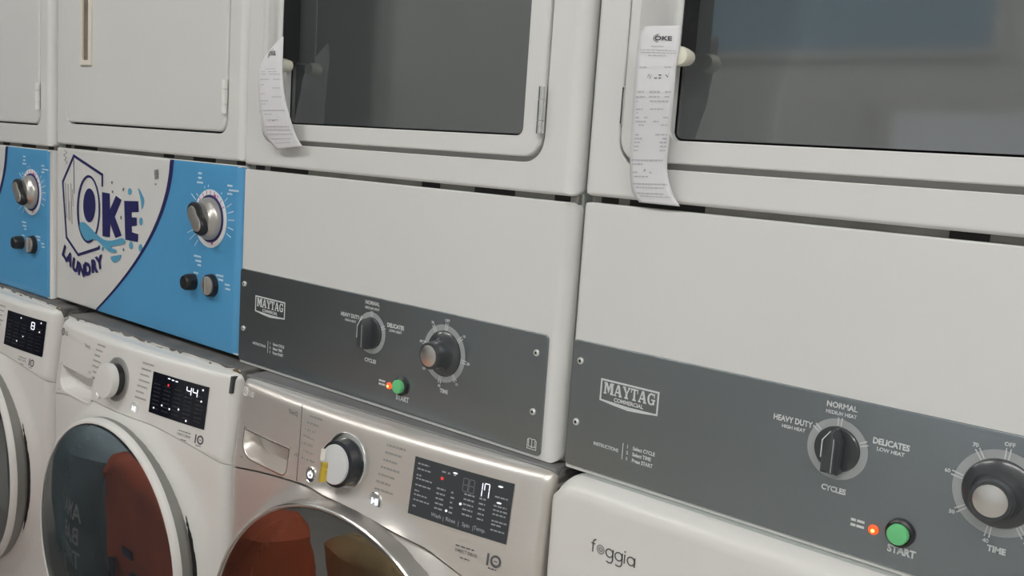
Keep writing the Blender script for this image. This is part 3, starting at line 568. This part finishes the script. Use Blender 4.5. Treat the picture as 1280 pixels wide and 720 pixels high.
L2 = [(.345, [(.30, .75)]), (.372, [(.12, .30), (.45, .80)]), (.395, [(.15, .36), (.50, .92)]), (.435, [(.10, .50), (.66, .92)]), (.475, [(.12, .26)]), (.500, [(.60, .88)]), (.545, [(.12, .28)]), (.570, [(.55, .9)]), (.60, [(.10, .40)]), (.625, [(.10, .30)]), (.675, [(.10, .92)]), (.705, [(.16, .46)]), (.75, [(.22, .60)]), (.80, [(.10, .90)]), (.825, [(.12, .88)]), (.86, [(.10, .92)]), (.90, [(.14, .80)]), (.935, [(.15, .7)])]
receipt('curled receipt hanging slanted on the middle dryer door above the grey control strip', R2, L2, dict(u=.42, v=.205, h=.035, w=4.6, sk=-.10, hand=[[(.62, .70), (.60, .745)], [(.42, .76), (.46, .752), (.47, .765)]]))

# ------------------------------------------------------------------ washing machines
WG = 'washing machines in the bottom row'
HW = .297
SEAMS = {'silver': lambda u: -.447-(.75 if u > -.035 else .40)*(u+.035)**2, 'white': lambda u: -.455-.35*u*u}
SEG = {'0': 'abcdef', '1': 'bc', '4': 'bcfg', '7': 'abcf', '8': 'abcdefg'}
def digit(b, ch, x, z, w, h, y, sk=.0):
    tk = max(.0011, w*.15)
    P = {'a': (0, 1, 1, 1), 'b': (1, 1, 1, .5), 'c': (1, .5, 1, 0), 'd': (0, 0, 1, 0), 'e': (0, .5, 0, 0), 'f': (0, 1, 0, .5), 'g': (0, .5, 1, .5)}
    for s in SEG[ch]:
        x0, z0, x1, z1 = P[s]
        a = Vector((x+x0*w, z+z0*h)); c = Vector((x+x1*w, z+z1*h)); d = (c-a).normalized()*tk*.30
        b.stroke([a+d, c-d], tk, y)
def washer(label, wx, y0, rz, top, look, disp, digits, leds, dr, zoff=0.):
    warp = lambda x, z: .25*x*x+.12*max(0., min(.16, z+.48))
    t = Thing('washing_machine', label, 'washing machine', wx, y0, 0, rz, WG, warp); t.dz = ZO
    M = STEEL if look == 'silver' else PLAST_W
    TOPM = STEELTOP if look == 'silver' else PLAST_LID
    zt = -.334+zoff*.4
    HW = .308 if look == 'silver' else .297
    seam = SEAMS[look]; sg = .004 if look == 'silver' else .0012
    SIDE = STEELTOP if look == 'silver' else ENAMEL_SIDE
    t.part('cabinet', BM().box(-HW, HW, .0525, .62, -1.15, top-.022, .003), SIDE, warp=False)
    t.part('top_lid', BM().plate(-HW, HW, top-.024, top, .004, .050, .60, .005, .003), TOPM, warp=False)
    t.part('kick_panel', BM().box(-HW+.01, HW-.01, .035, .05, -1.15, -1.05), M, warp=False)
    for sx in (-.25, .25):
        for sy in (.09, .55): t.part('foot', BM().lathe(0, 0, [(.02, .0), (.02, .03), (.012, .042)], 12), BLACKP, warp=False)
    for k, o in enumerate([c for c in t.o.children if c.name.startswith('foot')]):
        sx, sy = ((-.25, .09), (-.25, .55), (.25, .09), (.25, .55))[k]
        for v in o.data.vertices: x, y, z = v.co; v.co = (sx+x, sy+z-ZO, y)
    # front sheets with rounded side edges; the seam between them bows over the door
    def cols(R=.022):
        c = [(-HW+R-R*math.sin(a), R*(1-math.cos(a))) for a in [PI/2*k/6 for k in range(6, 0, -1)]]
        R2 = .012 if look == 'silver' else R
        xs = [-HW+R+(2*HW-R-R2)*k/44 for k in range(45)]
        xs = sorted(set(xs+[dr[0], dr[1]])); c += [(x, 0.) for x in xs]
        c += [(HW-R2+R2*math.sin(a), R2*(1-math.cos(a))) for a in [PI/2*k/6 for k in range(1, 7)]]
        return [(-HW, .058)]+c+[(HW, .058)]
    cx, cz = 0., -.712
    RO = .268 if look == 'silver' else .2445
    def boss(b_):                                               # the sheets swell forward around the door
        bw = .016 if look == 'silver' else .030
        for v in b_.b.verts:
            d = min(1, max(0, (RO+bw-math.hypot(v.co.x-cx, v.co.z-cz))/bw)); v.co.y -= .012*d*d*(3-2*d)
    C_ = cols(); R2_ = .016 if look == 'silver' else .014
    zs_top = [(zt-R2_+R2_*math.sin(a), R2_*(1-math.cos(a))) for a in [PI/2*k/6 for k in range(0, 7)]]+[(zt, .052)]
    b = BM(); rows = []
    mids = [zt-R2_-(zt-R2_-dr[3])*k/4 for k in range(4, 0, -1)]
    lows = [dr[2]+(dr[3]-dr[2])*k/3 for k in range(0, 4)]
    zz = [None, 'half']+lows+mids[1:]
    for k in range(2): rows.append([(x, y-.002+(sg if k == 0 else 0), seam(x)+(.0008 if look == 'silver' else .0)+(0 if k == 0 else .002)) for x, y in C_])
    for z in lows+mids[1:]: rows.append([(x, y-.002, max(z, seam(x)+.004)) for x, y in C_])
    for z, yb in zs_top: rows.append([(x, y-.002+yb, z) for x, y in C_])
    b.loops(rows, False, False, closed=False)
    kill = [f for f in b.b.faces if all(dr[0]-1e-5 <= v.co.x <= dr[1]+1e-5 and dr[2]-1e-5 <= v.co.z <= dr[3]+1e-5 for v in f.verts) and f.calc_center_median().y < .01]
    bmesh.ops.delete(b.b, geom=kill, context='FACES')
    boss(b); cp = t.part('control_panel', b, M)
    b = BM(); rows = []
    for k in range(0, 53):
        rows.append([(x, y, -1.06+(seam(x)-.0012+1.06)*k/52) for x, y in C_])
    rows.append([(x, y+.008, seam(x)-.0002) for x, y in C_])
    b.loops(rows, False, False, closed=False)
    boss(b)
    kill = [f for f in b.b.faces if math.hypot(f.calc_center_median().x-cx, f.calc_center_median().z-cz) < RO-.035]
    bmesh.ops.delete(b.b, geom=kill, context='FACES')
    t.part('front_panel', b, M)
    # drawer with a scooped grip
    rc = .022
    def dshape(s, y):
        x0, x1, z0, z1 = dr[0]+.0025+s, dr[1]-.004-s*.6, dr[2]+.003+s, dr[3]-.003-s*.3
        o = []
        o += [(x1, y, z1-(z1-z0)*k/8) for k in range(0, 6)]
        for k in range(1, 9): a = -PI/2*k/8; o.append((x1-rc*.6+rc*.6*math.cos(a), y, z0+rc*.6+rc*.6*math.sin(a)*1))
        o += [(x1-rc*.6-(x1-x0-rc*.6-rc*1.4)*k/8, y, z0) for k in range(1, 8)]
        for k in range(0, 9): a = -PI/2-PI/2*k/8; o.append((x0+rc*1.4+rc*1.4*math.cos(a), y, z0+rc+rc*math.sin(a)))
        o += [(x0, y, z0+rc+(z1-z0-rc)*k/6) for k in range(1, 7)]
        o += [(x0+(x1-x0)*k/10, y, z1) for k in range(1, 10)]
        return o
    D0 = dshape(0, 0)
    def onrect(p):
        mx, mz = (dr[0]+dr[1])/2, (dr[2]+dr[3])/2; dx, dzz = p[0]-mx, p[2]-mz
        k = min((dr[1]-dr[0])/2/max(1e-9, abs(dx)), (dr[3]-dr[2])/2/max(1e-9, abs(dzz))); return (mx+dx*k, -.002, mz+dzz*k)
    b = BM().loops([[onrect(p) for p in D0], dshape(0, -.002), dshape(.0012, -.0005), dshape(.004, .012), dshape(.010, .024)], False, True)
    dp = t.part('drawer_grip', b, M if look == 'silver' else PLAST_W, cp)
    if look == 'silver':
        e = BM().stroke([(p[0], p[2]) for p in dshape(-.0004, 0)], .0016, -.0030, .001, closed=True); t.part('grip_trim', e, CHROME, cp)
        t.part('drawer_seam', BM().stroke([(-.131, zt-.004), (-.126, -.38), (-.121, seam(-.121)+.004)], .0010, -.0026), INK, cp)
    # dial
    kx, kz = (-.024, -.401) if look != 'silver' else (-.022, -.3915)
    cs = .86 if look == 'silver' else .97
    t.part('dial_base', BM().lathe(kx, kz, [(.0405, -.001), (.0405, -.003), (.0390, -.0040), (.0300, -.0032)], 44), mat('dial surround', (.40, .395, .385), .3, metal=.4) if look != 'silver' else CHROME, cp)
    t.part('dial_collar', BM().lathe(kx, kz, [(.0290 if look != 'silver' else .0335, -.002), (.0285 if look != 'silver' else .0325, -.0200), (.027, -.022)], 44), BLACKP if look != 'silver' else mat('blue black collar', (.020, .024, .030), .22), cp)
    t.part('dial_cap', BM().lathe(kx, kz, [(.0318*cs, -.016*cs), (.0322*cs, -.0275*cs), (.0312*cs, -.0292*cs), (.0270*cs, -.0300*cs)], 44), PLAST_W if look != 'silver' else mat('pale grey cap', (.66, .665, .67), .28), cp, label='round pale dial cap')
    if look == 'silver':
        b = BM()
        b.loops([[(kx-.0330+.0240*i/3, (-.0160, -.0262, -.0285, -.0266)[i]+.0012*((i+j) % 2), kz-.031+.028*j/3+(.0015*i)-.002*(j == 0 and i == 1)) for i in range(4)] for j in range(4)], False, False, closed=False)
        t.part('yellow_tape', b, TAPE, cp, label='crinkled yellow tape on the dial cap')
        b = BM().loops([[(kx-.0350+.019*i/2, -.0268+(.008 if i == 0 else 0), kz-.002+.017*j/2+.002*i) for i in range(3)] for j in range(3)], False, False, closed=False)
        t.part('clear_tape', b, TAPEW, cp, label='milky end of the tape on the dial cap')
    # touch buttons with lit icons
    for nm, bx, bz, r in (('power_button', -.0905 if look == 'silver' else -.083, -.428+(-.010 if look != 'silver' else 0), .0115), ('pause_button', .045, -.430+(-.010 if look != 'silver' else 0), .0125)):
        t.part(nm, BM().lathe(bx, bz, [(r, -.001), (r, -.0034), (r*.92, -.0042), (r*.86, -.0036)], 28), CHROME if look == 'silver' else mat('pale button', (.66, .655, .64), .3), cp)
        ic = BM()
        if nm[1] == 'o':
            s_ = [(bx+.0042*math.cos(a), bz+.0042*math.sin(a)) for a in [math.radians(125+29*k) for k in range(11)]]
            ic.stroke(s_, .0019, -.0046); ic.stroke([(bx, bz+.0058), (bx, bz+.0005)], .0019, -.0046)
        else:
            ic.poly([(bx-.0052, bz-.0045), (bx+.0008, bz), (bx-.0052, bz+.0045)], -.0046); ic.rect(bx+.0010, bx+.0026, bz-.0045, bz+.0045, -.0046); ic.rect(bx+.0034, bx+.0050, bz-.0045, bz+.0045, -.0046); ic.rect(bx-.0056, bx-.0040, bz-.0045, bz+.0045, -.0046)
        t.part('lit_icon', ic, LED_W, cp)
    # display
    x0, x1, z0, z1 = disp
    nx = 10
    b = BM().loops([[(x0+(x1-x0)*i/nx, y, z1-(z1-z0)*j) for i in range(nx+1)] for j, y in ((0, -.001), (0, -.0030), (1, -.0030), (1, -.001))], False, False, closed=False)
    dsp = t.part('display', b, DISPG if look == 'silver' else DISP, cp, label='rectangular dark display window')
    X = lambda u: x0+(x1-x0)*u
    Zz = lambda v: z1-(z1-z0)*v
    dw = (x1-x0)*(.045 if look == 'silver' else .075); dh = (z1-z0)*(.23 if look == 'silver' else .19)
    for ch, u, v in digits:
        d = BM(); digit(d, ch, X(u), Zz(v), dw, dh, -.0034); t.part('lit_digit', d, LED_D, cp, label='glowing white digit %s' % ch)
    rr = BM()
    for u, v, s in leds:
        if s == 'r': rr.disc(X(u), Zz(v), .0022, -.0034)
        else: d = BM().poly([(X(u)+(.0018 if s == 'w' else .0036)*math.cos(a), Zz(v)+(.0017 if s == 'w' else .0011)*math.sin(a)) for a in [2*PI*k/14 for k in range(14)]], -.0034); t.part('lit_dot', d, LED_W, cp)
    if len(rr.b.verts): t.part('red_indicator', rr, LED_R, cp)
    else: rr.free()
    p = BM()
    rnd = random.Random(7)
    def words(b_, x, z, w, h, y=-.0032, gap=.0014):
        e = x+w
        while x < e-.001:
            l = min(rnd.uniform(.003, .007), e-x); b_.rect(x, x+l, z-h/2, z+h/2, y); x += l+gap
    if look == 'silver':
        for v, w_ in ((.10, .12), (.19, .15), (.30, .05), (.36, .17), (.47, .17), (.57, .05), (.64, .14), (.73, .17), (.84, .05)): words(p, X(.04), Zz(v), (x1-x0)*w_, .0018)
        for k in range(5):
            words(p, X(.27), Zz(.42+.085*k), (x1-x0)*.09, .0020); words(p, X(.42), Zz(.42+.085*k), (x1-x0)*.035, .0020)
            words(p, X(.55), Zz(.38+.085*k), (x1-x0)*.10, .0020); words(p, X(.70), Zz(.38+.085*k), (x1-x0)*.06, .0020)
        for v, w_ in ((.28, .12), (.43, .12), (.50, .13), (.57, .12), (.68, .14), (.74, .10), (.83, .13)): words(p, X(.84), Zz(v), (x1-x0)*w_, .0018)
        for u in (.30, .36, .42): words(p, X(u), Zz(.12), .006, .002)
        t.part('display_print', p, DIMW, cp, stuff=True)
        for u, s in ((.30, 'Wash'), (.45, 'Rinse'), (.605, 'Spin'), (.74, 'Temp.')): t.part('lettering', BM().text(s, X(u), Zz(.915), .0050, -.0032, bold=.02), DIMW, cp)
        for u in (.375, .53, .675): t.part('printed_bar', BM().rect(X(u)-.0003, X(u)+.0003, Zz(.95), Zz(.86), -.0032), DIMW, cp)
        q = BM()
        for u in (.525, .585): digit(q, '8', X(u), Zz(.34), dw*1.1, dh*.95, -.0031)
        t.part('unlit_digits', q, DIM, cp, stuff=True)
    else:
        for r in range(7):
            for c in range(5): words(p, X(.05+.19*c), Zz(.27+.10*r), (x1-x0)*.12, .0016)
        t.part('display_print', p, mat('faint display print', (.035, .037, .045), .3), cp, stuff=True)
    # lettering on the panel
    q = BM(); y = -.0026; lx = -.273 if look != 'silver' else -.284; lz = -.357 if look != 'silver' else -.348
    lr = .0075
    ringo = BM().annulus(lx, lz, lr*.72, lr, y, 24); ringo.disc(lx-.0018, lz+.0016, .0012, y); ringo.rect(lx-.0004, lx+.0008, lz-.0030, lz+.0036, y); ringo.rect(lx-.0004, lx+.0026, lz-.0030, lz-.0018, y)
    ringo.text('LG', lx+.0115, lz-.0042, .0085, y, 'LEFT', bold=.01)
    t.part('logo', ringo, INK if look != 'silver' else mat('pale logo', (.85, .85, .84), .4), cp)
    t.part('lettering', BM().text('ThinQ', -.150, -.366 if look != 'silver' else -.3535, .0062, y, bold=.0), INK, cp)
    t.part('lettering', BM().text('10.5', -.128, -.411, .0045, y), INK, cp)
    LM = INKM if look == 'silver' else mat('cycle print', (.40, .39, .375), .5)
    w_ = BM()
    for k in range(7):
        zz_ = (-.346 if look == 'silver' else -.352)-.0105*k
        words(w_, -.110-.0035*math.sin(k/6*PI)+.006*(k > 4)-.002*k, zz_, .030-.003*(k % 3), .0030, y)
        words(w_, .052-.0018*k+.001*math.sin(k), zz_-.004, .034-.004*(k % 3), .0030, y)
    t.part('cycle_print', w_, LM, cp, stuff=True)
    q.text('DIRECT DRIVE', .205 if look == 'silver' else .190, -.4580, .0042, y, bold=.0, sx=.9)
    words(q, .188 if look == 'silver' else .176, -.450, .030, .0014, y, .002); words(q, .197 if look == 'silver' else .184, -.464, .014, .0012, y)
    t.part('lettering', q, INK, cp)
    ex = .246 if look == 'silver' else .228
    q = BM().rect(ex-.0095, ex-.0068, -.4625, -.4475, y)
    q.annulus(ex+.0035, -.455, .0050, .0078, y, 24); q.rect(ex+.001, ex+.006, -.4555, -.4545, y); words(q, ex-.006, -.4655, .012, .0012, y)
    t.part('emblem', q, INK, cp, label='dark emblem reading 10')
    # porthole door
    tq = (-.062, -.035) if look == 'silver' else (-.023, -.043)
    yb, yl = .015, -.033 if look == 'silver' else -.023
    def lathe(prof, seg=72, **k): return BM().lathe(cx, cz, prof, seg, **k)
    t.part('door_gap', lathe([(RO+.0035, .024), (RO+.0035, .0005), (RO-.004, .0005), (RO-.004, .030)], cap0=False, cap1=False), DARK, warp=False)
    if look == 'silver':
        dr_ = t.part('door', lathe([(RO-.02, .040), (RO+.001, .030), (RO+.001, .008), (RO-.001, .004), (.2665, -.030), (.2640, -.034), (.2600, -.033), (.2560, -.026), (.245, -.020)], cap0=False, cap1=False), mat('satin door ring', (.50, .48, .46), .3, metal=.85), warp=False)
        t.part('door_rim', lathe([(.2655, -.0320), (.2660, -.0345), (.2645, -.0362), (.2622, -.0352), (.2615, -.033)], cap0=False, cap1=False), CHROME, dr_, warp=False, label='bright chrome rim of the door')
        rg, yg = .2605, -.032
    else:
        dr_ = t.part('door', lathe([(RO-.02, .045), (RO-.006, .035), (RO-.0035, .006), (RO-.0005, -.014), (RO-.0005, -.0205)], cap0=False, cap1=False), RIMGREY, warp=False)
        t.part('door_rim', lathe([(RO-.0005, -.0203), (RO-.0012, -.0240), (.2415, -.0285), (.2385, -.0318), (.2350, -.0325), (.2335, -.030)], cap0=False, cap1=False), PLAST_W, dr_, warp=False, label='white front rim of the door')
        rg, yg = .2345, -.0308
    t.part('door_glass', lathe([(rg, yg+.004), (rg, yg), (rg*.97, yg-.0012), (rg*.5, yg-.0016), (.01, yg-.0017)], cap0=False), SGLASS if look == 'silver' else WGLASS, dr_, warp=False, label='tinted round glass of the door')
    t.part('inner_ring', lathe([(rg+.004, yg+.012), (.185, .030), (.160, .060), (.158, .09)], cap0=False, cap1=False), GASKET, dr_, warp=False)
    t.part('drum', lathe([(.02, .50), (.22, .48), (.235, .46), (.235, .12), (.170, .085), (.158, .07)], 48, cap1=False), DRUM, warp=False)
    return t, cp, (x0, x1)
LED44 = [(.31, .06, 'd'), (.38, .07, 'd'), (.45, .075, 'd'), (.31, .22, 'r'), (.09, .86, 'w'), (.235, .74, 'w'), (.38, .77, 'w'), (.54, .71, 'w'), (.69, .92, 'w'), (.905, .10, 'w'), (.90, .37, 'w')]
LED8 = [(.39, .10, 'w'), (.885, .08, 'w'), (.87, .34, 'w'), (.49, .60, 'w'), (.345, .78, 'w')]
LED17 = [(.435, .085, 'd'), (.31, .235, 'r'), (.88, .10, 'd'), (.885, .37, 'd'), (.525, .565, 'w'), (.395, .75, 'w')]
DRW = (-.262, -.108, -.470, -.417)
DRS = (-.2745, -.143, -.450, -.402)
t0, cp, _ = washer('white washing machine cut off by the left edge, display reading 8', -.915, -.060, -.03, -.3270, 'white', (.101, .268, -.4355, -.3605), [('8', .665, .315)], LED8, DRW)
t1, cp1, _ = washer('white washing machine under the whole laundry logo, display reading 44', -.2445, -.085, .03, -.3270, 'white', (.088, .238, -.4365, -.365), [('4', .64, .305), ('4', .745, .305)], LED44, DRW)
b = BM().box(.2835, .2885, -.003, .02, -.366, -.338); t1.part('panel_slot', b, GASKET, cp1)
t2, cp2, _ = washer('silver grey washing machine with yellow tape on its dial', .385, -.075, .05, -.3270, 'silver', (.105, .261, -.430, -.3535), [('1', .668, .345), ('7', .735, .345)], LED17, DRS, .010)
# torn film and grime on the lid edges of the two white washers
FILM = mat('peeling white film', (.66, .65, .63), .5, noise=.12, nscale=40)
def torn(t, top, seed):
    """white film along the lid's front edge, torn in places so that the dark lid shows"""
    r = random.Random(seed); x = -.288; up = []; lo = []
    while x < .288:
        k = r.random()
        up.append((x, top-.0015-(.008*r.random() if k < .25 else .001*r.random()))); lo.append((x, top-.0225+(.009*r.random() if k > .72 else .001*r.random())))
        x += r.uniform(.006, .022)
    up.append((.288, top-.002)); lo.append((.288, top-.022))
    b = BM()
    b.loops([[(p[0], .0492, p[1]) for p in up], [(p[0], .0490, p[1]) for p in lo]], False, False, closed=False)
    t.part('torn_film', b, FILM, None, 'peeling white film along the edge of the lid', warp=False)
    x = -.26
    while x < .25:
        w_ = r.uniform(.010, .026)
        if r.random() < .6:
            p = [(x, top-.004-.006*r.random()), (x+w_*.4, top-.003-.004*r.random()), (x+w_, top-.005-.006*r.random()), (x+w_*.9, top-.017-.004*r.random()), (x+w_*.5, top-.012-.006*r.random()), (x+.001, top-.016-.004*r.random())]
            t.part('grime', BM().poly(p, .0486, .0004), RUST, None, warp=False)
        x += r.uniform(.03, .09)
    b = BM().poly([(.268, top-.004), (.280, top-.001), (.288, top-.006), (.291, top-.018), (.282, top-.012), (.274, top-.020), (.270, top-.012)], .0484, .0006)
    t.part('grime', b, RUST, None, 'brown torn film at the corner of the lid', warp=False)
torn(t0, -.3270, 3); torn(t1, -.3270, 11)
# the right-hand washer: plain white front with a rounded top edge
t3 = Thing('washing_machine', 'plain white washing machine with grey word mark below the rightmost dryer', 'washing machine', .997, -.030, 0, 0, WG); t3.dz = ZO
t3.part('cabinet', BM().plate(-.298, .298, -1.15, -.3237, .034, .022, .62, .004, .004), ENAMEL_SIDE)
b = BM(); base = rrect(-.300, .300, -1.12, -.3240, .036, 8); ls = [[(x, .06, z) for x, z, nx, nz in base]]
for k in range(9):
    a = PI/2*k/8; ls.append([(x-nx*.012*(1-math.cos(a)), .030*(1-math.sin(a)) if nz > .3 else .012*(1-math.sin(a)), z-(nz*.026 if nz > 0 else nz*.012)*(1-math.cos(a))) for x, z, nx, nz in base])
fp = t3.part('front_panel', BM().loops(ls), PLAST_W)
q = BM()
yw = -.0006; wz = -.3955; lw = .0015; lr = .0056
def ring_(x, z, r, w_): q.annulus(x, z, r-w_, r, yw, 22)
q.stroke([(-.2300, wz-.0062), (-.2300, wz+.0065), (-.2285, wz+.0090), (-.2262, wz+.0096)], lw, yw); q.rect(-.2330, -.2268, wz+.0036, wz+.0048, yw)
q2 = BM(); q2.annulus(-.2190, wz, .0042, .0058, yw, 22); q2.annulus(-.2190, wz, .0012, .0030, yw, 16); t3.part('word_mark', q2, mat('pale word mark', (.33, .33, .33), .4), fp, 'pale ringed letter o of the word mark')
for gx in (-.2065, -.1937):
    ring_(gx, wz-.0004, lr, lw); q.stroke([(gx+lr-.0006, wz+.0050), (gx+lr-.0006, wz-.0085), (gx+lr-.0022, wz-.0112), (gx, wz-.0120), (gx-.0036, wz-.0110)], lw, yw)
q.stroke([(-.1855, wz-.0060), (-.1855, wz+.0048)], lw, yw); q.disc(-.1855, wz+.0080, .0010, yw)
ring_(-.1768, wz-.0004, lr, lw); q.stroke([(-.1768+lr-.0006, wz+.0050), (-.1768+lr-.0006, wz-.0062)], lw, yw)
t3.part('word_mark', q, mat('grey word mark', (.12, .12, .12), .4), fp, 'small dark grey word mark')
def fl(prof, **k): return BM().lathe(0, -.74, prof, 64, **k)
d3 = t3.part('door', fl([(.215, .004), (.215, -.030), (.205, -.042), (.190, -.040), (.182, -.028)], cap0=False, cap1=False), CHROME)
t3.part('door_glass', fl([(.185, -.028), (.184, -.034), (.12, -.042), (.02, -.045)], cap0=False), WGLASS, d3)
t3.part('inner_ring', fl([(.188, -.024), (.16, -.006)], cap0=False, cap1=True), GASKET, d3)
for sx in (-.25, .25):
    for sy in (.09, .55):
        o = t3.part('foot', BM().lathe(0, 0, [(.02, 0), (.02, .03), (.012, .042)], 12), BLACKP)
        for v in o.data.vertices: x, y, z = v.co; v.co = (sx+x, sy+z-ZO, y)

# ------------------------------------------------------------------ bags on the aisle floor, seen only mirrored in the washers' doors
def bag(name, label, x, y, w, d, h, m, seed, group=None):
    r = random.Random(seed); b = BM(); ls = []; n = 28
    for k in range(13):
        v = k/12; s = (.86+.14*math.sin(PI*min(1, v*1.1))) if v < .75 else .98-.75*((v-.75)/.25)**1.5
        ls.append([((w/2*s)*sgnp(math.cos(2*PI*i/n))+.012*math.sin(5*2*PI*i/n+k*.7+seed), (d/2*s)*sgnp(math.sin(2*PI*i/n))+.010*math.sin(7*2*PI*i/n+k+seed), h*(v if v < .95 else .95+.3*(v-.95))) for i in range(n)])
    b.loops(ls)
    o = link(name, b, m); o.location = (x, y, 0); o['label'] = label; o['category'] = 'bag'
    return o
def sgnp(c): return math.copysign(abs(c)**.6, c)
ORANGE = mat('orange woven cloth', (.86, .17, .06), .65, noise=.25, nscale=6, bump=.3, bscale=60)
TAN = mat('tan woven cloth', (.80, .58, .28), .7, noise=.2, nscale=6)
SLATE = mat('slate blue cloth', (.36, .47, .53), .7, noise=.3, nscale=5)
og = bag('laundry_bag', 'orange laundry bag with navy print, mirrored in the white washer door and the silver washer', -.60, -.64, .70, .34, .55, ORANGE, 2)
b = BM()
for k, (px, pz, w_, h_) in enumerate(((-.20, .10, .06, .09), (-.10, .11, .08, .07), (.00, .09, .06, .10), (.09, .10, .09, .07), (-.14, .21, .10, .02))): b.loops([[(px, .172, pz), (px+w_*.5, .178, pz), (px+w_*.4, .178, pz+h_), (px-.01, .172, pz+h_*.9)], [(px, .176, pz), (px+w_*.5, .182, pz), (px+w_*.4, .182, pz+h_), (px-.01, .176, pz+h_*.9)]])
link('navy_print', b, NAVY, og, False)
tb = bag('laundry_bag', 'tan laundry bag mirrored in the lower right of the silver washer', -.15, -1.00, .46, .34, .44, TAN, 5)
sb = bag('laundry_bag', 'slate blue bag with white letters, mirrored in the left of the white washer door', -1.28, -.69, .60, .36, .52, SLATE, 8)
b = BM()
for i, s in enumerate(('AMA', 'BAB', 'TFIT')):
    b.text(s, -.20, .20-.068*i, .048, .2, bold=.02, fn=lambda px, pz: (-px, .192, pz))
link('white_letters', b, mat('white letter print', (.9, .9, .9), .6), sb, False)
